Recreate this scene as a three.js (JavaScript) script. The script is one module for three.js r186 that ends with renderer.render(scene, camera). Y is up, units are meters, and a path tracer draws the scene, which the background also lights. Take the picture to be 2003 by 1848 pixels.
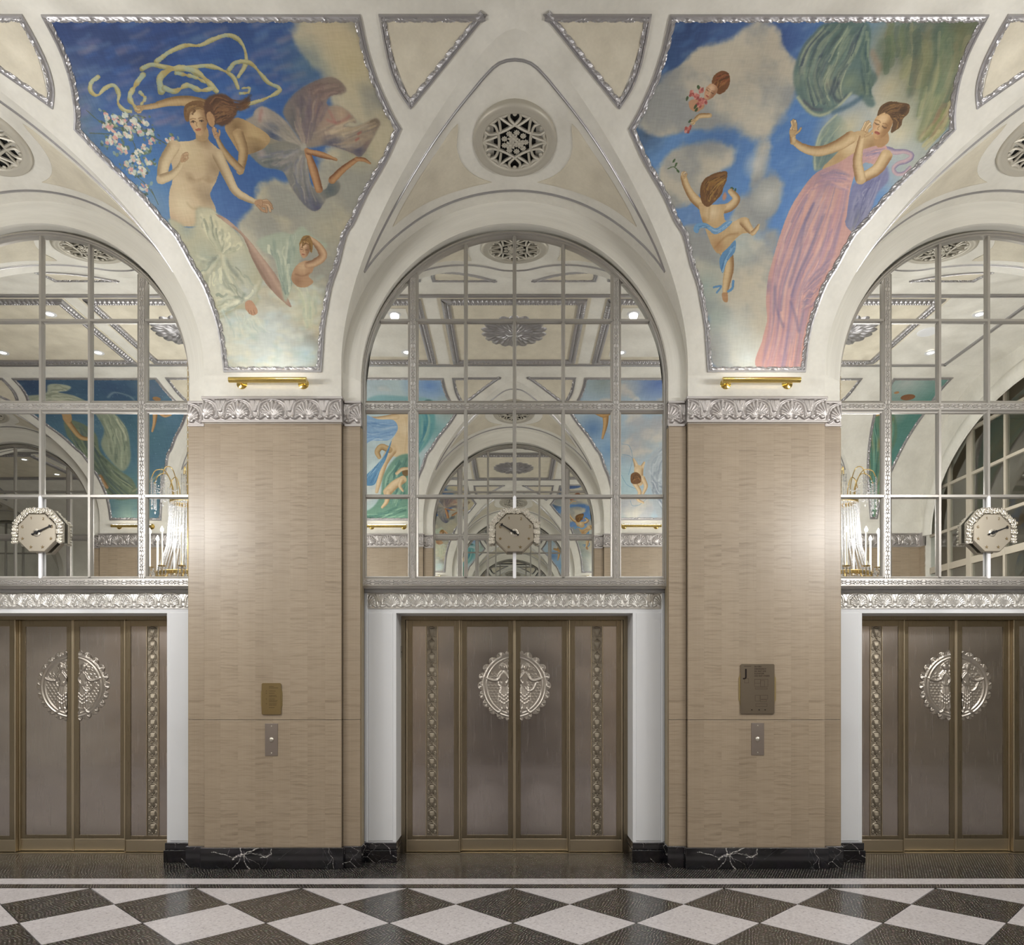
import * as THREE from 'three';
import { mergeGeometries, toCreasedNormals } from 'three/addons/utils/BufferGeometryUtils.js';
import { RoundedBoxGeometry } from 'three/addons/geometries/RoundedBoxGeometry.js';
import { TextGeometry } from 'three/addons/geometries/TextGeometry.js';
import { FontLoader } from 'three/addons/loaders/FontLoader.js';
import { RectAreaLightUniformsLib } from 'three/addons/lights/RectAreaLightUniformsLib.js';

RectAreaLightUniformsLib.init();

// ---------------------------------------------------------------- camera, exposure, lights
// z = 0 is the pier face of the lift wall, +z runs across the lobby, y up, metres
const BAY = 4.024, WIDE = 5.33, MID = WIDE / 2;         // bay spacing, lobby width between pier faces
const END_X = 6.5, START_X = -14.08;                    // glazed end wall, far plain end
const scene = new THREE.Scene();
scene.background = new THREE.Color(0x000000);
const camera = new THREE.PerspectiveCamera(2 * Math.atan(924 / 1440) * 180 / Math.PI, 2003 / 1848, 0.05, 60);
camera.position.set(-0.015, 1.553, 6.125);
camera.lookAt(-0.015, 1.553, 0);
camera.setViewOffset(2003, 1848, -1.5, -409, 2003, 1848);   // rising front of the lens
const renderer = new THREE.WebGLRenderer({ antialias: true });
renderer.toneMapping = THREE.LinearToneMapping;
renderer.toneMappingExposure = 0.80;
renderer.shadowMap.enabled = true;
const DOWNLIGHT_CD = 10, CANDLE_CD = 2.2, PICTURE_NITS = 48;

// ---------------------------------------------------------------- helpers
const taken = new Map();
function numbered(name) { const n = taken.get(name) ?? 0; taken.set(name, n + 1); return n ? name + '_' + String(n).padStart(3, '0') : name; }
function rng(seed) { let s = seed >>> 0; return () => { s = (s + 0x6d2b79f5) | 0; let t = Math.imul(s ^ (s >>> 15), 1 | s); t = (t + Math.imul(t ^ (t >>> 7), 61 | t)) ^ t; return ((t ^ (t >>> 14)) >>> 0) / 4294967296; }; }
const V = (x, y, z) => new THREE.Vector3(x, y, z);
const lerp = (a, b, t) => a + (b - a) * t, clamp = (x, a, b) => Math.min(b, Math.max(a, x)), smooth = (a, b, x) => { const t = clamp((x - a) / (b - a), 0, 1); return t * t * (3 - 2 * t); };
function mesh(name, geo, mat, parent) { const m = new THREE.Mesh(geo, mat); m.name = name; m.castShadow = m.receiveShadow = true; parent.add(m); return m; }
function sub(name, parent) { const g = new THREE.Group(); g.name = name; parent.add(g); return g; }
function thing(name, label, category, x = 0, y = 0, z = 0, turn = 0, group) {
  const o = new THREE.Group(); o.name = numbered(name); o.position.set(x, y, z); o.rotation.y = turn; o.userData = { label, category }; if (group) o.userData.group = group; scene.add(o); return o;
}
function struct(name, label, x = 0, y = 0, z = 0, turn = 0) {
  const o = new THREE.Group(); o.name = name; o.position.set(x, y, z); o.rotation.y = turn; o.userData = { kind: 'structure', label, category: name.split('_')[0] }; scene.add(o); return o;
}
function copyOf(root, label, x, y, z, turn = 0) { const c = root.clone(); c.name = numbered(root.name.replace(/_\d{3}$/, '')); c.userData = { ...root.userData, label }; c.position.set(x, y, z); c.rotation.y = turn; scene.add(c); return c; }
function box(x0, x1, y0, y1, z0, z1, r = 0) {
  const w = x1 - x0, h = y1 - y0, d = z1 - z0;
  const g = r > 0 ? new RoundedBoxGeometry(w, h, d, 1, Math.min(r, w / 2.01, h / 2.01, d / 2.01)) : new THREE.BoxGeometry(w, h, d);
  const p = g.attributes.position, n = g.attributes.normal, uv = g.attributes.uv;
  g.translate((x0 + x1) / 2, (y0 + y1) / 2, (z0 + z1) / 2);
  for (let i = 0; i < p.count; i++) { const ax = Math.abs(n.getX(i)), ay = Math.abs(n.getY(i)), az = Math.abs(n.getZ(i)); // uv in metres
    if (az >= ax && az >= ay) uv.setXY(i, p.getX(i), p.getY(i)); else if (ax >= ay) uv.setXY(i, p.getZ(i), p.getY(i)); else uv.setXY(i, p.getX(i), p.getZ(i)); }
  return g;
}
function merged(list) { return mergeGeometries(list.map((g) => { const k = g.index ? g.toNonIndexed() : g.clone(); for (const n of Object.keys(k.attributes)) if (!['position', 'normal', 'uv'].includes(n)) k.deleteAttribute(n); return k; })); }
function grid(nu, nv, fn) {   // fn(u, v) -> [x, y, z, s, t]
  const P = [], U = [], I = [];
  for (let j = 0; j <= nv; j++) for (let i = 0; i <= nu; i++) { const q = fn(i / nu, j / nv); P.push(q[0], q[1], q[2]); U.push(q[3] ?? i / nu, q[4] ?? j / nv); }
  for (let j = 0; j < nv; j++) for (let i = 0; i < nu; i++) { const a = j * (nu + 1) + i, b = a + 1, c = a + nu + 1, d = c + 1; I.push(a, b, c, b, d, c); }
  const g = new THREE.BufferGeometry(); g.setAttribute('position', new THREE.Float32BufferAttribute(P, 3)); g.setAttribute('uv', new THREE.Float32BufferAttribute(U, 2)); g.setIndex(I); g.computeVertexNormals(); return g;
}
function extrude(pts, depth, bevel = 0, holes = []) {
  const s = new THREE.Shape(pts.map((p) => new THREE.Vector2(p[0], p[1])));
  for (const h of holes) s.holes.push(new THREE.Path(h.map((p) => new THREE.Vector2(p[0], p[1]))));
  return new THREE.ExtrudeGeometry(s, { depth: depth - 2 * bevel, bevelEnabled: bevel > 0, bevelThickness: bevel, bevelSize: bevel, bevelOffset: -bevel, bevelSegments: 1, curveSegments: 1 }).translate(0, 0, bevel);
}
function tube(points, r, seg = 24, rad = 8, closed = false) { return new THREE.TubeGeometry(new THREE.CatmullRomCurve3(points.map((p) => (p.isVector3 ? p : V(...p))), closed), seg, r, rad, closed); }
function bar(a, b, r, rad = 8) { return new THREE.TubeGeometry(new THREE.LineCurve3(V(...a), V(...b)), 1, r, rad, false); }
function lathe(pts, seg = 32) { return new THREE.LatheGeometry(pts.map((p) => new THREE.Vector2(p[0], p[1])), seg); }
// Sweeps a profile [[u, v], ...] (u across to the side, v off the surface) along a path that lies on a surface with the given normals.
function sweep(path, normals, prof, { closed = false, flip = 1, disp = null, crease = 0.7 } = {}) {
  const n = path.length, P = [], U = [], I = [], m = prof.length; let run = 0;
  const cnt = closed ? n + 1 : n;
  for (let k = 0; k < cnt; k++) {
    const i = k % n, p = path[i], N = normals[i];
    const a = closed ? path[(i + n - 1) % n] : path[Math.max(0, i - 1)], b = closed ? path[(i + 1) % n] : path[Math.min(n - 1, i + 1)];
    const t1 = p.clone().sub(a), t2 = b.clone().sub(p); if (t1.lengthSq() < 1e-12) t1.copy(t2); if (t2.lengthSq() < 1e-12) t2.copy(t1); t1.normalize(); t2.normalize();
    const T = t1.clone().add(t2).normalize(), mit = 1 / Math.max(0.35, T.dot(t2));
    const S = new THREE.Vector3().crossVectors(N, T).normalize().multiplyScalar(flip * mit);
    if (k) run += p.distanceTo(path[(k - 1) % n]);
    for (let j = 0; j < m; j++) {
      const u = prof[j][0], v = prof[j][1] + (disp ? disp(run, j / (m - 1)) : 0);
      P.push(p.x + S.x * u + N.x * v, p.y + S.y * u + N.y * v, p.z + S.z * u + N.z * v); U.push(run, u);
    }
  }
  for (let k = 0; k < cnt - 1; k++) for (let j = 0; j < m - 1; j++) { const q = k * m + j; I.push(q, q + m, q + 1, q + 1, q + m, q + m + 1); }
  const g = new THREE.BufferGeometry(); g.setAttribute('position', new THREE.Float32BufferAttribute(P, 3)); g.setAttribute('uv', new THREE.Float32BufferAttribute(U, 2)); g.setIndex(I); g.computeVertexNormals();
  return crease ? toCreasedNormals(g, crease) : g;
}
function resample(pts, step, closed) {   // polyline of arrays -> evenly spaced, corners kept
  const out = [], n = pts.length;
  for (let i = 0; i < (closed ? n : n - 1); i++) { const a = pts[i], b = pts[(i + 1) % n], L = Math.hypot(...a.map((v, k) => b[k] - v)), m = Math.max(1, Math.round(L / step)); for (let k = 0; k < m; k++) out.push(a.map((v, q) => lerp(v, b[q], k / m))); }
  if (!closed) out.push(pts[n - 1]);
  return out;
}
function curve2(pts, n) {   // Catmull-Rom through 2-D points
  const c = new THREE.CatmullRomCurve3(pts.map((p) => V(p[0], p[1], 0)), false, 'centripetal'); return c.getSpacedPoints(n).map((p) => [p.x, p.y]);
}
// value noise, tiling when a period is given
function makeNoise(seed) {
  const r = rng(seed), T = new Float32Array(65536); for (let i = 0; i < 65536; i++) T[i] = r();
  const h = (x, y) => T[((x * 1619 + y * 31337) & 0x7fffffff) % 65536];
  return (x, y, px = 0, py = 0) => {
    let xi = Math.floor(x), yi = Math.floor(y); const fx = x - xi, fy = y - yi, u = fx * fx * (3 - 2 * fx), v = fy * fy * (3 - 2 * fy);
    let x1 = xi + 1, y1 = yi + 1; if (px) { xi = ((xi % px) + px) % px; x1 = ((x1 % px) + px) % px; } if (py) { yi = ((yi % py) + py) % py; y1 = ((y1 % py) + py) % py; }
    return lerp(lerp(h(xi, yi), h(x1, yi), u), lerp(h(xi, y1), h(x1, y1), u), v);
  };
}
const noiseA = makeNoise(11), noiseB = makeNoise(77);
const fbm = (x, y, o = 4, px = 0, py = 0) => { let s = 0, a = 0.5, k = 1; for (let i = 0; i < o; i++) { s += a * noiseA(x * k + i * 17 * (px ? 0 : 1), y * k, px * k, py * k); a *= 0.5; k *= 2; } return s / (1 - Math.pow(0.5, o)); };
function dataTex(w, h, fn, srgb, wrap = true) {   // fn(x, y) -> [r, g, b] in 0..255, or one number
  const d = new Uint8Array(w * h * 4);
  for (let y = 0; y < h; y++) for (let x = 0; x < w; x++) { const c = fn(x, y), o = (y * w + x) * 4; if (typeof c === 'number') d[o] = d[o + 1] = d[o + 2] = clamp(c, 0, 255); else { d[o] = clamp(c[0], 0, 255); d[o + 1] = clamp(c[1], 0, 255); d[o + 2] = clamp(c[2], 0, 255); } d[o + 3] = 255; }
  const t = new THREE.DataTexture(d, w, h); t.magFilter = t.minFilter = THREE.LinearFilter; if (srgb) t.colorSpace = THREE.SRGBColorSpace; if (wrap) t.wrapS = t.wrapT = THREE.RepeatWrapping; t.needsUpdate = true; return t;
}
function rep(t, sx, sy) { const c = t.clone(); c.repeat.set(sx, sy); c.needsUpdate = true; return c; }
function std(o) { const { rgb, ...r } = o; const m = new THREE.MeshStandardMaterial(r); if (rgb) m.color.setRGB(...rgb); return m; }
function phys(o) { const { rgb, ...r } = o; const m = new THREE.MeshPhysicalMaterial(r); if (rgb) m.color.setRGB(...rgb); return m; }

// ---------------------------------------------------------------- materials
const grainTex = dataTex(512, 512, (x, y) => 118 + 60 * fbm(x / 512 * 90, y / 512 * 90, 3, 90, 90) + 70 * fbm(x / 512 * 12, y / 512 * 12, 3, 12, 12), false);
const blotchTex = dataTex(512, 512, (x, y) => { const n = fbm(x / 512 * 6, y / 512 * 6, 5, 6, 6), m = fbm(x / 512 * 60, y / 512 * 60, 2, 60, 60); const k = 226 + 26 * n + 8 * (m - 0.5); return [k, k - 1.5 + n, k - 4 + 3 * n]; }, true);
const plasterBump = rep(grainTex, 1.1, 1.1);
const M = {};
M.plaster = std({ rgb: [0.81, 0.795, 0.73], roughness: 0.48, map: rep(blotchTex, 0.7, 0.7), bumpMap: plasterBump, bumpScale: 0.0012 });
M.beige = std({ rgb: [0.72, 0.67, 0.545], roughness: 0.62, map: rep(blotchTex, 1.3, 1.3), bumpMap: rep(grainTex, 4, 4), bumpScale: 0.0008 });
M.silver = std({ rgb: [0.47, 0.46, 0.47], roughness: 0.42, metalness: 0.9, bumpMap: rep(grainTex, 14, 14), bumpScale: 0.0006 });
M.bandSilver = std({ rgb: [0.50, 0.47, 0.455], roughness: 0.42, metalness: 0.75, bumpMap: rep(grainTex, 10, 10), bumpScale: 0.0006 });
M.friezeSilver = std({ rgb: [0.78, 0.76, 0.72], roughness: 0.36, metalness: 0.7, bumpMap: rep(grainTex, 10, 10), bumpScale: 0.0005 });
M.rail = std({ rgb: [0.46, 0.44, 0.41], roughness: 0.38, metalness: 0.85 });
M.mirror = std({ rgb: [0.90, 0.905, 0.885], roughness: 0.0, metalness: 1 });
M.white = std({ rgb: [0.71, 0.72, 0.735], roughness: 0.36, bumpMap: rep(grainTex, 2, 2), bumpScale: 0.0006 });
M.whiteRod = std({ rgb: [0.86, 0.86, 0.89], roughness: 0.3 });
M.black = std({ rgb: [0.012, 0.012, 0.012], roughness: 0.8 });
M.joint = std({ rgb: [0.05, 0.045, 0.04], roughness: 0.8 });
M.brass = std({ rgb: [0.80, 0.60, 0.20], roughness: 0.14, metalness: 1 });
M.gilt = std({ rgb: [0.83, 0.62, 0.27], roughness: 0.2, metalness: 1 });
M.ventMetal = std({ rgb: [0.50, 0.47, 0.40], roughness: 0.5, metalness: 0.35 });
// figured veneer: fine cross ripples in mirrored leaves 0.145 m wide
const veneerTex = (() => { const w = 1024, h = 2048, leaf = w / 8, r = rng(5), tone = [...Array(8)].map(() => r() - 0.5), off = [...Array(8)].map(() => r() * 400);
  return dataTex(w, h, (x, y) => {
    const k = Math.floor(x / leaf), f = (x - k * leaf) / leaf, fx = k % 2 ? 1 - f : f;
    const yy = y / h, wob = 0.8 * noiseA(fx * 2.2 + (k >> 1) * 9, yy * 22, 0, 22) + 0.5 * noiseB(fx * 5, yy * 60, 0, 60);
    const n1 = noiseB(fx * 1.1 + off[k], yy * 420 + wob * 1.4, 0, 420), n2 = noiseA(fx * 0.9 + off[k] * 2, yy * 230 + wob * 0.8, 0, 230), lines = smooth(0.58, 0.86, n1) * 0.8 + smooth(0.62, 0.9, n2);
    const mid = noiseA(fx * 0.7 + k * 3, yy * 20, 0, 20) - 0.5, strong = 0.35 + 0.75 * noiseB(3.3 + x / 300, yy * 6, 0, 6) + 0.3 * (k % 2);
    const fine = noiseA(x / 2.2, y / 900, 0, 0) - 0.5, edge = f < 0.01 || f > 0.99 ? -4 : 0;
    const d = 2 - 11 * lines * strong + 5 * mid + 5 * fine + 6 * tone[k] + 8 * (noiseA(fx * 2, yy * 600, 0, 600) - 0.5) + edge; return [154 + d, 138 + d * 0.98, 117 + d * 0.93]; }, true); })();
M.wood = phys({ rgb: [1, 1, 1], map: rep(veneerTex, 1 / 1.16, 1 / 2.32), roughness: 0.42, clearcoat: 0.55, clearcoatRoughness: 0.3 });
M.woodEdge = std({ rgb: [0.30, 0.24, 0.15], roughness: 0.5 });
// black marble with white veins
const marbleTex = (() => { const W = 2048, H = 512, c = document.createElement('canvas'); c.width = W; c.height = H; const g = c.getContext('2d'), r = rng(42); g.fillStyle = '#0b0b0f'; g.fillRect(0, 0, W, H);
  for (let i = 0; i < 900; i++) { g.fillStyle = `rgba(${40 + r() * 30},${40 + r() * 26},${46 + r() * 30},${0.05 + r() * 0.08})`; g.beginPath(); g.ellipse(r() * W, r() * H, 20 + r() * 90, 4 + r() * 18, r() * 3, 0, 7); g.fill(); }
  const vein = (x, y, a, len, w, al) => { let d = a; for (let i = 0; i < len; i++) { const nx = x + Math.cos(d) * 9, ny = y + Math.sin(d) * 9; g.strokeStyle = `rgba(226,222,214,${al * (0.35 + 0.65 * r())})`; g.lineWidth = Math.max(0.6, w * (0.35 + 1.0 * r()) * (1 - i / len * 0.6)); g.beginPath(); g.moveTo(x, y); g.lineTo(nx, ny); g.stroke(); x = nx; y = ny; d += (r() - 0.5) * 0.9 + (a - d) * 0.25; if (r() < 0.05 && w > 1.4) vein(x, y, a + (r() - 0.5) * 2.2, len * 0.4, w * 0.5, al * 0.8); } };
  for (let i = 0; i < 26; i++) vein(r() * W, r() * H, (r() - 0.5) * 1.2 + (r() < 0.3 ? 1.2 : 0), 24 + r() * 46, 4 + r() * 9, 0.95);
  for (let i = 0; i < 46; i++) vein(r() * W, r() * H, (r() - 0.5) * 2.4, 10 + r() * 30, 1 + r() * 1.6, 0.55);
  const t = new THREE.CanvasTexture(c); t.colorSpace = THREE.SRGBColorSpace; t.wrapS = t.wrapT = THREE.RepeatWrapping; return t; })();
M.marble = phys({ rgb: [1, 1, 1], map: rep(marbleTex, 1 / 1.9, 1 / 0.475), roughness: 0.16, clearcoat: 0.4, clearcoatRoughness: 0.08 });
// floor: dark mosaic sheet with short pale dashes in wavy rows, and a pale fleck
const darkFloorTex = (() => { const W = 1024, c = document.createElement('canvas'); c.width = c.height = W; const g = c.getContext('2d'), r = rng(9); g.fillStyle = '#252322'; g.fillRect(0, 0, W, W);
  for (let i = 0; i < 3000; i++) { g.fillStyle = `rgba(${r() < 0.5 ? '70,64,58' : '18,17,17'},${r() * 0.35})`; g.fillRect(r() * W, r() * W, 6 + r() * 18, 5 + r() * 12); }
  const N = 44, p = W / N; for (let j = 0; j < N; j++) for (let i = 0; i < N; i++) { const wv = Math.sin((i / N) * Math.PI * 8 + Math.sin(j / N * Math.PI * 4) * 1.7) * p * 0.45, x = i * p + p * 0.5 + (j % 2 ? p * 0.5 : 0) + wv * 0.5 + (r() - 0.5) * 3, y = j * p + wv + (r() - 0.5) * 3;
    g.strokeStyle = `rgba(${188 + r() * 40},${182 + r() * 40},${172 + r() * 36},${0.5 + r() * 0.5})`; g.lineWidth = 2.2 + r() * 1.8; const l = p * (0.5 + r() * 0.34), an = 1.2 + 0.75 * Math.sin(i * 0.5 + j * 0.35) + (r() - 0.5) * 0.4;
    for (const [ox, oy] of [[0, 0], [W, 0], [0, W], [-W, 0], [0, -W]]) { if (ox > 0 && x > 60 || ox < 0 && x < W - 60 || oy > 0 && y > 60 || oy < 0 && y < W - 60) continue; g.beginPath(); g.moveTo(x + ox - Math.cos(an) * l / 2, y + oy - Math.sin(an) * l / 2); g.lineTo(x + ox + Math.cos(an) * l / 2, y + oy + Math.sin(an) * l / 2); g.stroke(); } }
  const t = new THREE.CanvasTexture(c); t.colorSpace = THREE.SRGBColorSpace; t.wrapS = t.wrapT = THREE.RepeatWrapping; return t; })();
const paleFloorTex = (() => { const W = 1024, c = document.createElement('canvas'); c.width = c.height = W; const g = c.getContext('2d'), r = rng(19); g.fillStyle = '#c6c2c0'; g.fillRect(0, 0, W, W);
  for (let i = 0; i < 9000; i++) { const k = r(), v = k < 0.6 ? '212,208,206' : k < 0.85 ? '184,179,178' : '166,160,161'; g.fillStyle = `rgba(${v},${0.25 + r() * 0.5})`; g.beginPath(); g.ellipse(r() * W, r() * W, 3 + r() * 9, 2 + r() * 6, r() * 3.2, 0, 7); g.fill(); }
  for (let i = 0; i < 260; i++) { g.fillStyle = `rgba(112,104,110,${0.25 + r() * 0.45})`; g.beginPath(); g.ellipse(r() * W, r() * W, 2 + r() * 7, 1.5 + r() * 4, r() * 3.2, 0, 7); g.fill(); }
  const t = new THREE.CanvasTexture(c); t.colorSpace = THREE.SRGBColorSpace; t.wrapS = t.wrapT = THREE.RepeatWrapping; return t; })();
M.floorDark = phys({ rgb: [1, 1, 1], map: rep(darkFloorTex, 1.05, 1.05), roughness: 0.24, clearcoat: 0.3, clearcoatRoughness: 0.12 });
M.floorPale = phys({ rgb: [0.84, 0.83, 0.85], map: rep(paleFloorTex, 0.9, 0.9), roughness: 0.34, clearcoat: 0.15, clearcoatRoughness: 0.2 });
M.grout = std({ rgb: [0.20, 0.19, 0.21], roughness: 0.4, metalness: 0.4 });
// brushed nickel-bronze of the lift doors, with the slight buckle of sheet metal
const buckleTex = dataTex(256, 512, (x, y) => 255 * (0.7 * noiseA(x / 256 * 2, y / 512 * 9, 2, 9) + 0.3 * noiseB(x / 256 * 4, y / 512 * 17, 4, 17)), false);
const brushTex = dataTex(512, 512, (x, y) => 150 + 34 * (noiseA(x / 1.6, y / 170, 0, 0) - 0.5) + 24 * (noiseB(x / 7, y / 90) - 0.5), false);
M.steel = phys({ rgb: [0.56, 0.51, 0.48], metalness: 1, roughness: 0.42, roughnessMap: rep(brushTex, 3, 1.2), bumpMap: rep(buckleTex, 1.1, 0.42), bumpScale: 0.008 });
M.bronze = std({ rgb: [0.34, 0.285, 0.20], metalness: 1, roughness: 0.52, roughnessMap: rep(brushTex, 3, 1.2) });
M.bronzeEdge = std({ rgb: [0.66, 0.57, 0.42], metalness: 1, roughness: 0.34 });
M.relief = std({ rgb: [0.52, 0.475, 0.42], metalness: 1, roughness: 0.38 });
M.reliefDark = std({ rgb: [0.35, 0.305, 0.24], metalness: 1, roughness: 0.5 });
// ---------------------------------------------------------------- vault geometry
const SPRING = 4.1, CROWN = 5.85, REACH = 1.75;          // main vault: quarter ellipse from the pier face to the flat ceiling
const LUN_W = 1.442, LUN_C = 4.15, LUN_K = 5.6, LUN_S = 0.15, RING_Z = -0.06;   // lunette over each bay: half width, springing, crown height and its rise towards the room
const ARC = (() => { const n = 900, t = [], s = [0]; for (let i = 0; i <= n; i++) { const a = i / n * Math.PI / 2; t.push([REACH * (1 - Math.cos(a)), SPRING + (CROWN - SPRING) * Math.sin(a), a]); if (i) s.push(s[i - 1] + Math.hypot(t[i][0] - t[i - 1][0], t[i][1] - t[i - 1][1])); } return { t, s, n, total: s[n] }; })();
function vaultAt(s) {   // arc length above the springing -> { z, y, normal }
  if (s <= 0) return { z: 0, y: SPRING + s, n: V(0, 0, 1) };
  let lo = 0, hi = ARC.n; const q = Math.min(s, ARC.total); while (hi - lo > 1) { const m = (lo + hi) >> 1; if (ARC.s[m] > q) hi = m; else lo = m; }
  const f = (q - ARC.s[lo]) / (ARC.s[hi] - ARC.s[lo]), a = lerp(ARC.t[lo][2], ARC.t[hi][2], f), b = CROWN - SPRING;
  return { z: REACH * (1 - Math.cos(a)), y: SPRING + b * Math.sin(a), n: V(0, -REACH * Math.sin(a), b * Math.cos(a)).normalize() };
}
const mainY = (z) => { const t = clamp(1 - z / REACH, 0, 1); return SPRING + (CROWN - SPRING) * Math.sqrt(1 - t * t); };
const sOfZ = (z) => { let lo = 0, hi = ARC.n; while (hi - lo > 1) { const m = (lo + hi) >> 1; if (ARC.t[m][0] > z) hi = m; else lo = m; } return lerp(ARC.s[lo], ARC.s[hi], (z - ARC.t[lo][0]) / (ARC.t[hi][0] - ARC.t[lo][0])); };
const lunY = (x, z) => LUN_C + (LUN_K + LUN_S * z - LUN_C) * Math.sqrt(Math.max(0, 1 - (x / LUN_W) ** 2));
function lunAt(x, z, off = 0) { const y = lunY(x, z), q = Math.sqrt(Math.max(1e-4, 1 - (x / LUN_W) ** 2)), h = LUN_K + LUN_S * z - LUN_C; const n = V(-h * x / (LUN_W * LUN_W) / q, -1, LUN_S * q).normalize(); return { p: V(x, y, z).addScaledVector(n, off), n }; }
function groinZ(phi) {   // where the lunette meets the main vault, for an angle round the arch
  const f = (z) => mainY(z) - (LUN_C + (LUN_K + LUN_S * z - LUN_C) * Math.sin(phi)); let lo = 0, hi = 1.75; if (f(0) > 0) return 0; for (let i = 0; i < 40; i++) { const m = (lo + hi) / 2; if (f(m) > 0) hi = m; else lo = m; } return lo;
}
function groinX(z) {   // half width of the lunette where it cuts the main vault at depth z
  const v = (mainY(z) - LUN_C) / (LUN_K + LUN_S * z - LUN_C); return v >= 1 ? 0 : v <= 0 ? LUN_W : LUN_W * Math.sqrt(1 - v * v);
}
const BAYS = [-3, -2, -1, 0, 1], HALVES = [-3.5, -2.5, -1.5, -0.5, 0.5, 1.5], SIDES = [{ z: 0, turn: 0 }, { z: WIDE, turn: Math.PI }];
const worldX = (side, k) => k * BAY;

// ---------------------------------------------------------------- ceiling: vaults, lunettes, mouldings, coffers
const ceiling = struct('ceiling', 'cream plaster groined vault and flat ceiling with beige panels and silver mouldings');
const lineProf = [[-0.012, 0], [-0.011, 0.004], [-0.006, 0.005], [-0.004, 0.010], [0.004, 0.010], [0.006, 0.005], [0.011, 0.004], [0.012, 0]];
const leafDisp = (per, amp) => (run, q) => {   // overlapping leaf scallops along a moulding
  if (q < 0.34 || q > 0.97) return 0; const a = (run / per) % 1, w = (q - 0.34) / 0.63, e = Math.sqrt(Math.max(0, 1 - (2 * a - 1) ** 2)); if (w > 0.25 + 0.75 * e) return -0.004;
  const ang = Math.atan2(w, (a - 0.5) * 1.6); return amp * (0.45 + 0.55 * e) * (0.55 + 0.45 * Math.cos(ang * 14)) + (Math.abs(w - (0.25 + 0.75 * e)) < 0.16 ? 0.003 : 0);
};
const frameProf = [[0, 0], [0.001, 0.013], [0.013, 0.014], [0.016, 0.008], [0.020, 0.010], [0.025, 0.012], [0.030, 0.012], [0.035, 0.010], [0.040, 0.007], [0.045, 0.003], [0.046, -0.002]];
const plainProf = [[0, 0], [0.001, 0.013], [0.013, 0.014], [0.016, 0.008], [0.024, 0.012], [0.036, 0.010], [0.046, -0.002]];
const G = {};   // shared geometries
// one lunette
G.lunette = (() => { const A = grid(72, 26, (u, v) => { const phi = Math.PI * u, zg = groinZ(phi), z = lerp(RING_Z, zg, v); return [-LUN_W * Math.cos(phi), LUN_C + (LUN_K + LUN_S * z - LUN_C) * Math.sin(phi), z, phi * LUN_W, z]; });
  const sides = [-1, 1].map((s) => box(s * LUN_W - (s < 0 ? 0.03 : 0), s * LUN_W + (s > 0 ? 0.03 : 0), 3.7, LUN_C, RING_Z - 0.1, -0.0005)); return { A, sides }; })();
const FR_C = 4.07, FR_R = 1.30, REV_K = 1.335;       // mirror frame arch: centre height and radius; crown half height of the reveal
function ringFace(zf, inner, outer) { return grid(64, 3, (u, v) => { const a = Math.PI * u, i = inner(a), o = outer(a); return [lerp(i[0], o[0], v), lerp(i[1], o[1], v), zf]; }); }
const archIn = (a) => [-1.292 * Math.cos(a), FR_C + REV_K * Math.sin(a)], archOut = (a) => [-LUN_W * Math.cos(a), LUN_C + (LUN_K + LUN_S * RING_Z - LUN_C) * Math.sin(a)];
G.ring = merged([ringFace(RING_Z, archIn, archOut), grid(64, 1, (u, v) => { const a = Math.PI * u, p = archIn(a); return [p[0], p[1], lerp(RING_Z, -0.2, v)]; }),
  ...[-1, 1].map((s) => extrude([[1.292 * s, 3.7], [LUN_W * s, 3.7], [LUN_W * s, LUN_C], [1.292 * s, FR_C]], 0.14).translate(0, 0, -0.2))]);
// silver line that outlines the lunette field (half outline in x, z, mirrored)
const lunHalf = [[0, 1.134], [0.06, 1.128], [0.123, 1.106], [0.202, 1.041], [0.30, 0.945], [0.551, 0.709], [0.828, 0.443], [0.964, 0.322], [1.085, 0.222], [1.153, 0.168], [1.232, 0.093]];
const archHalf = [[1.232, 0.091], [1.197, 0.088], [1.108, 0.075], [0.927, 0.055], [0.70, 0.050], [0.45, 0.048], [0.2, 0.046], [0, 0.046]];
function lunLine(pts) { const q = resample(curve2(pts, 60), 0.03).map((p) => lunAt(p[0], p[1])); return sweep(q.map((k) => k.p), q.map((k) => k.n), lineProf); }
const mirrorHalf = (h) => [...h.map((p) => [-p[0], p[1]]).reverse(), ...h.slice(1)];
G.lunLineTop = lunLine(mirrorHalf(lunHalf));
G.lunLineArch = lunLine(mirrorHalf([...archHalf].reverse()));
function lunPatch(A, B, n = 26, m = 12, off = 0.005) {   // sheet between two edge curves on the lunette, its edges turned down to the plaster
  const a = curve2(A, n), b = curve2(B, n);
  return grid(n + 2, m + 2, (u, v) => { const i = clamp(Math.round(u * (n + 2)) - 1, 0, n), j = clamp((v * (m + 2) - 1) / m, 0, 1), rim = u === 0 || u === 1 || v === 0 || v === 1; const x = lerp(a[i][0], b[i][0], j), z = lerp(a[i][1], b[i][1], j), k = lunAt(x, z, rim ? -0.001 : off); return [k.p.x, k.p.y, k.p.z, x, z]; });
}
const circ = (r, a0, a1, n) => [...Array(n + 1)].map((_, i) => { const a = lerp(a0, a1, i / n) * Math.PI / 180; return [r * Math.cos(a), 0.545 + r * Math.sin(a)]; });
G.panelR = lunPatch([[0.985, 0.178], [0.86, 0.170], [0.743, 0.164], [0.6, 0.152], [0.443, 0.142], [0.30, 0.142], [0.185, 0.146]],
  [[0.985, 0.182], [0.90, 0.275], [0.773, 0.396], [0.58, 0.575], [0.42, 0.730], ...circ(0.44, 16, -64, 6).slice(1)]);
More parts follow.
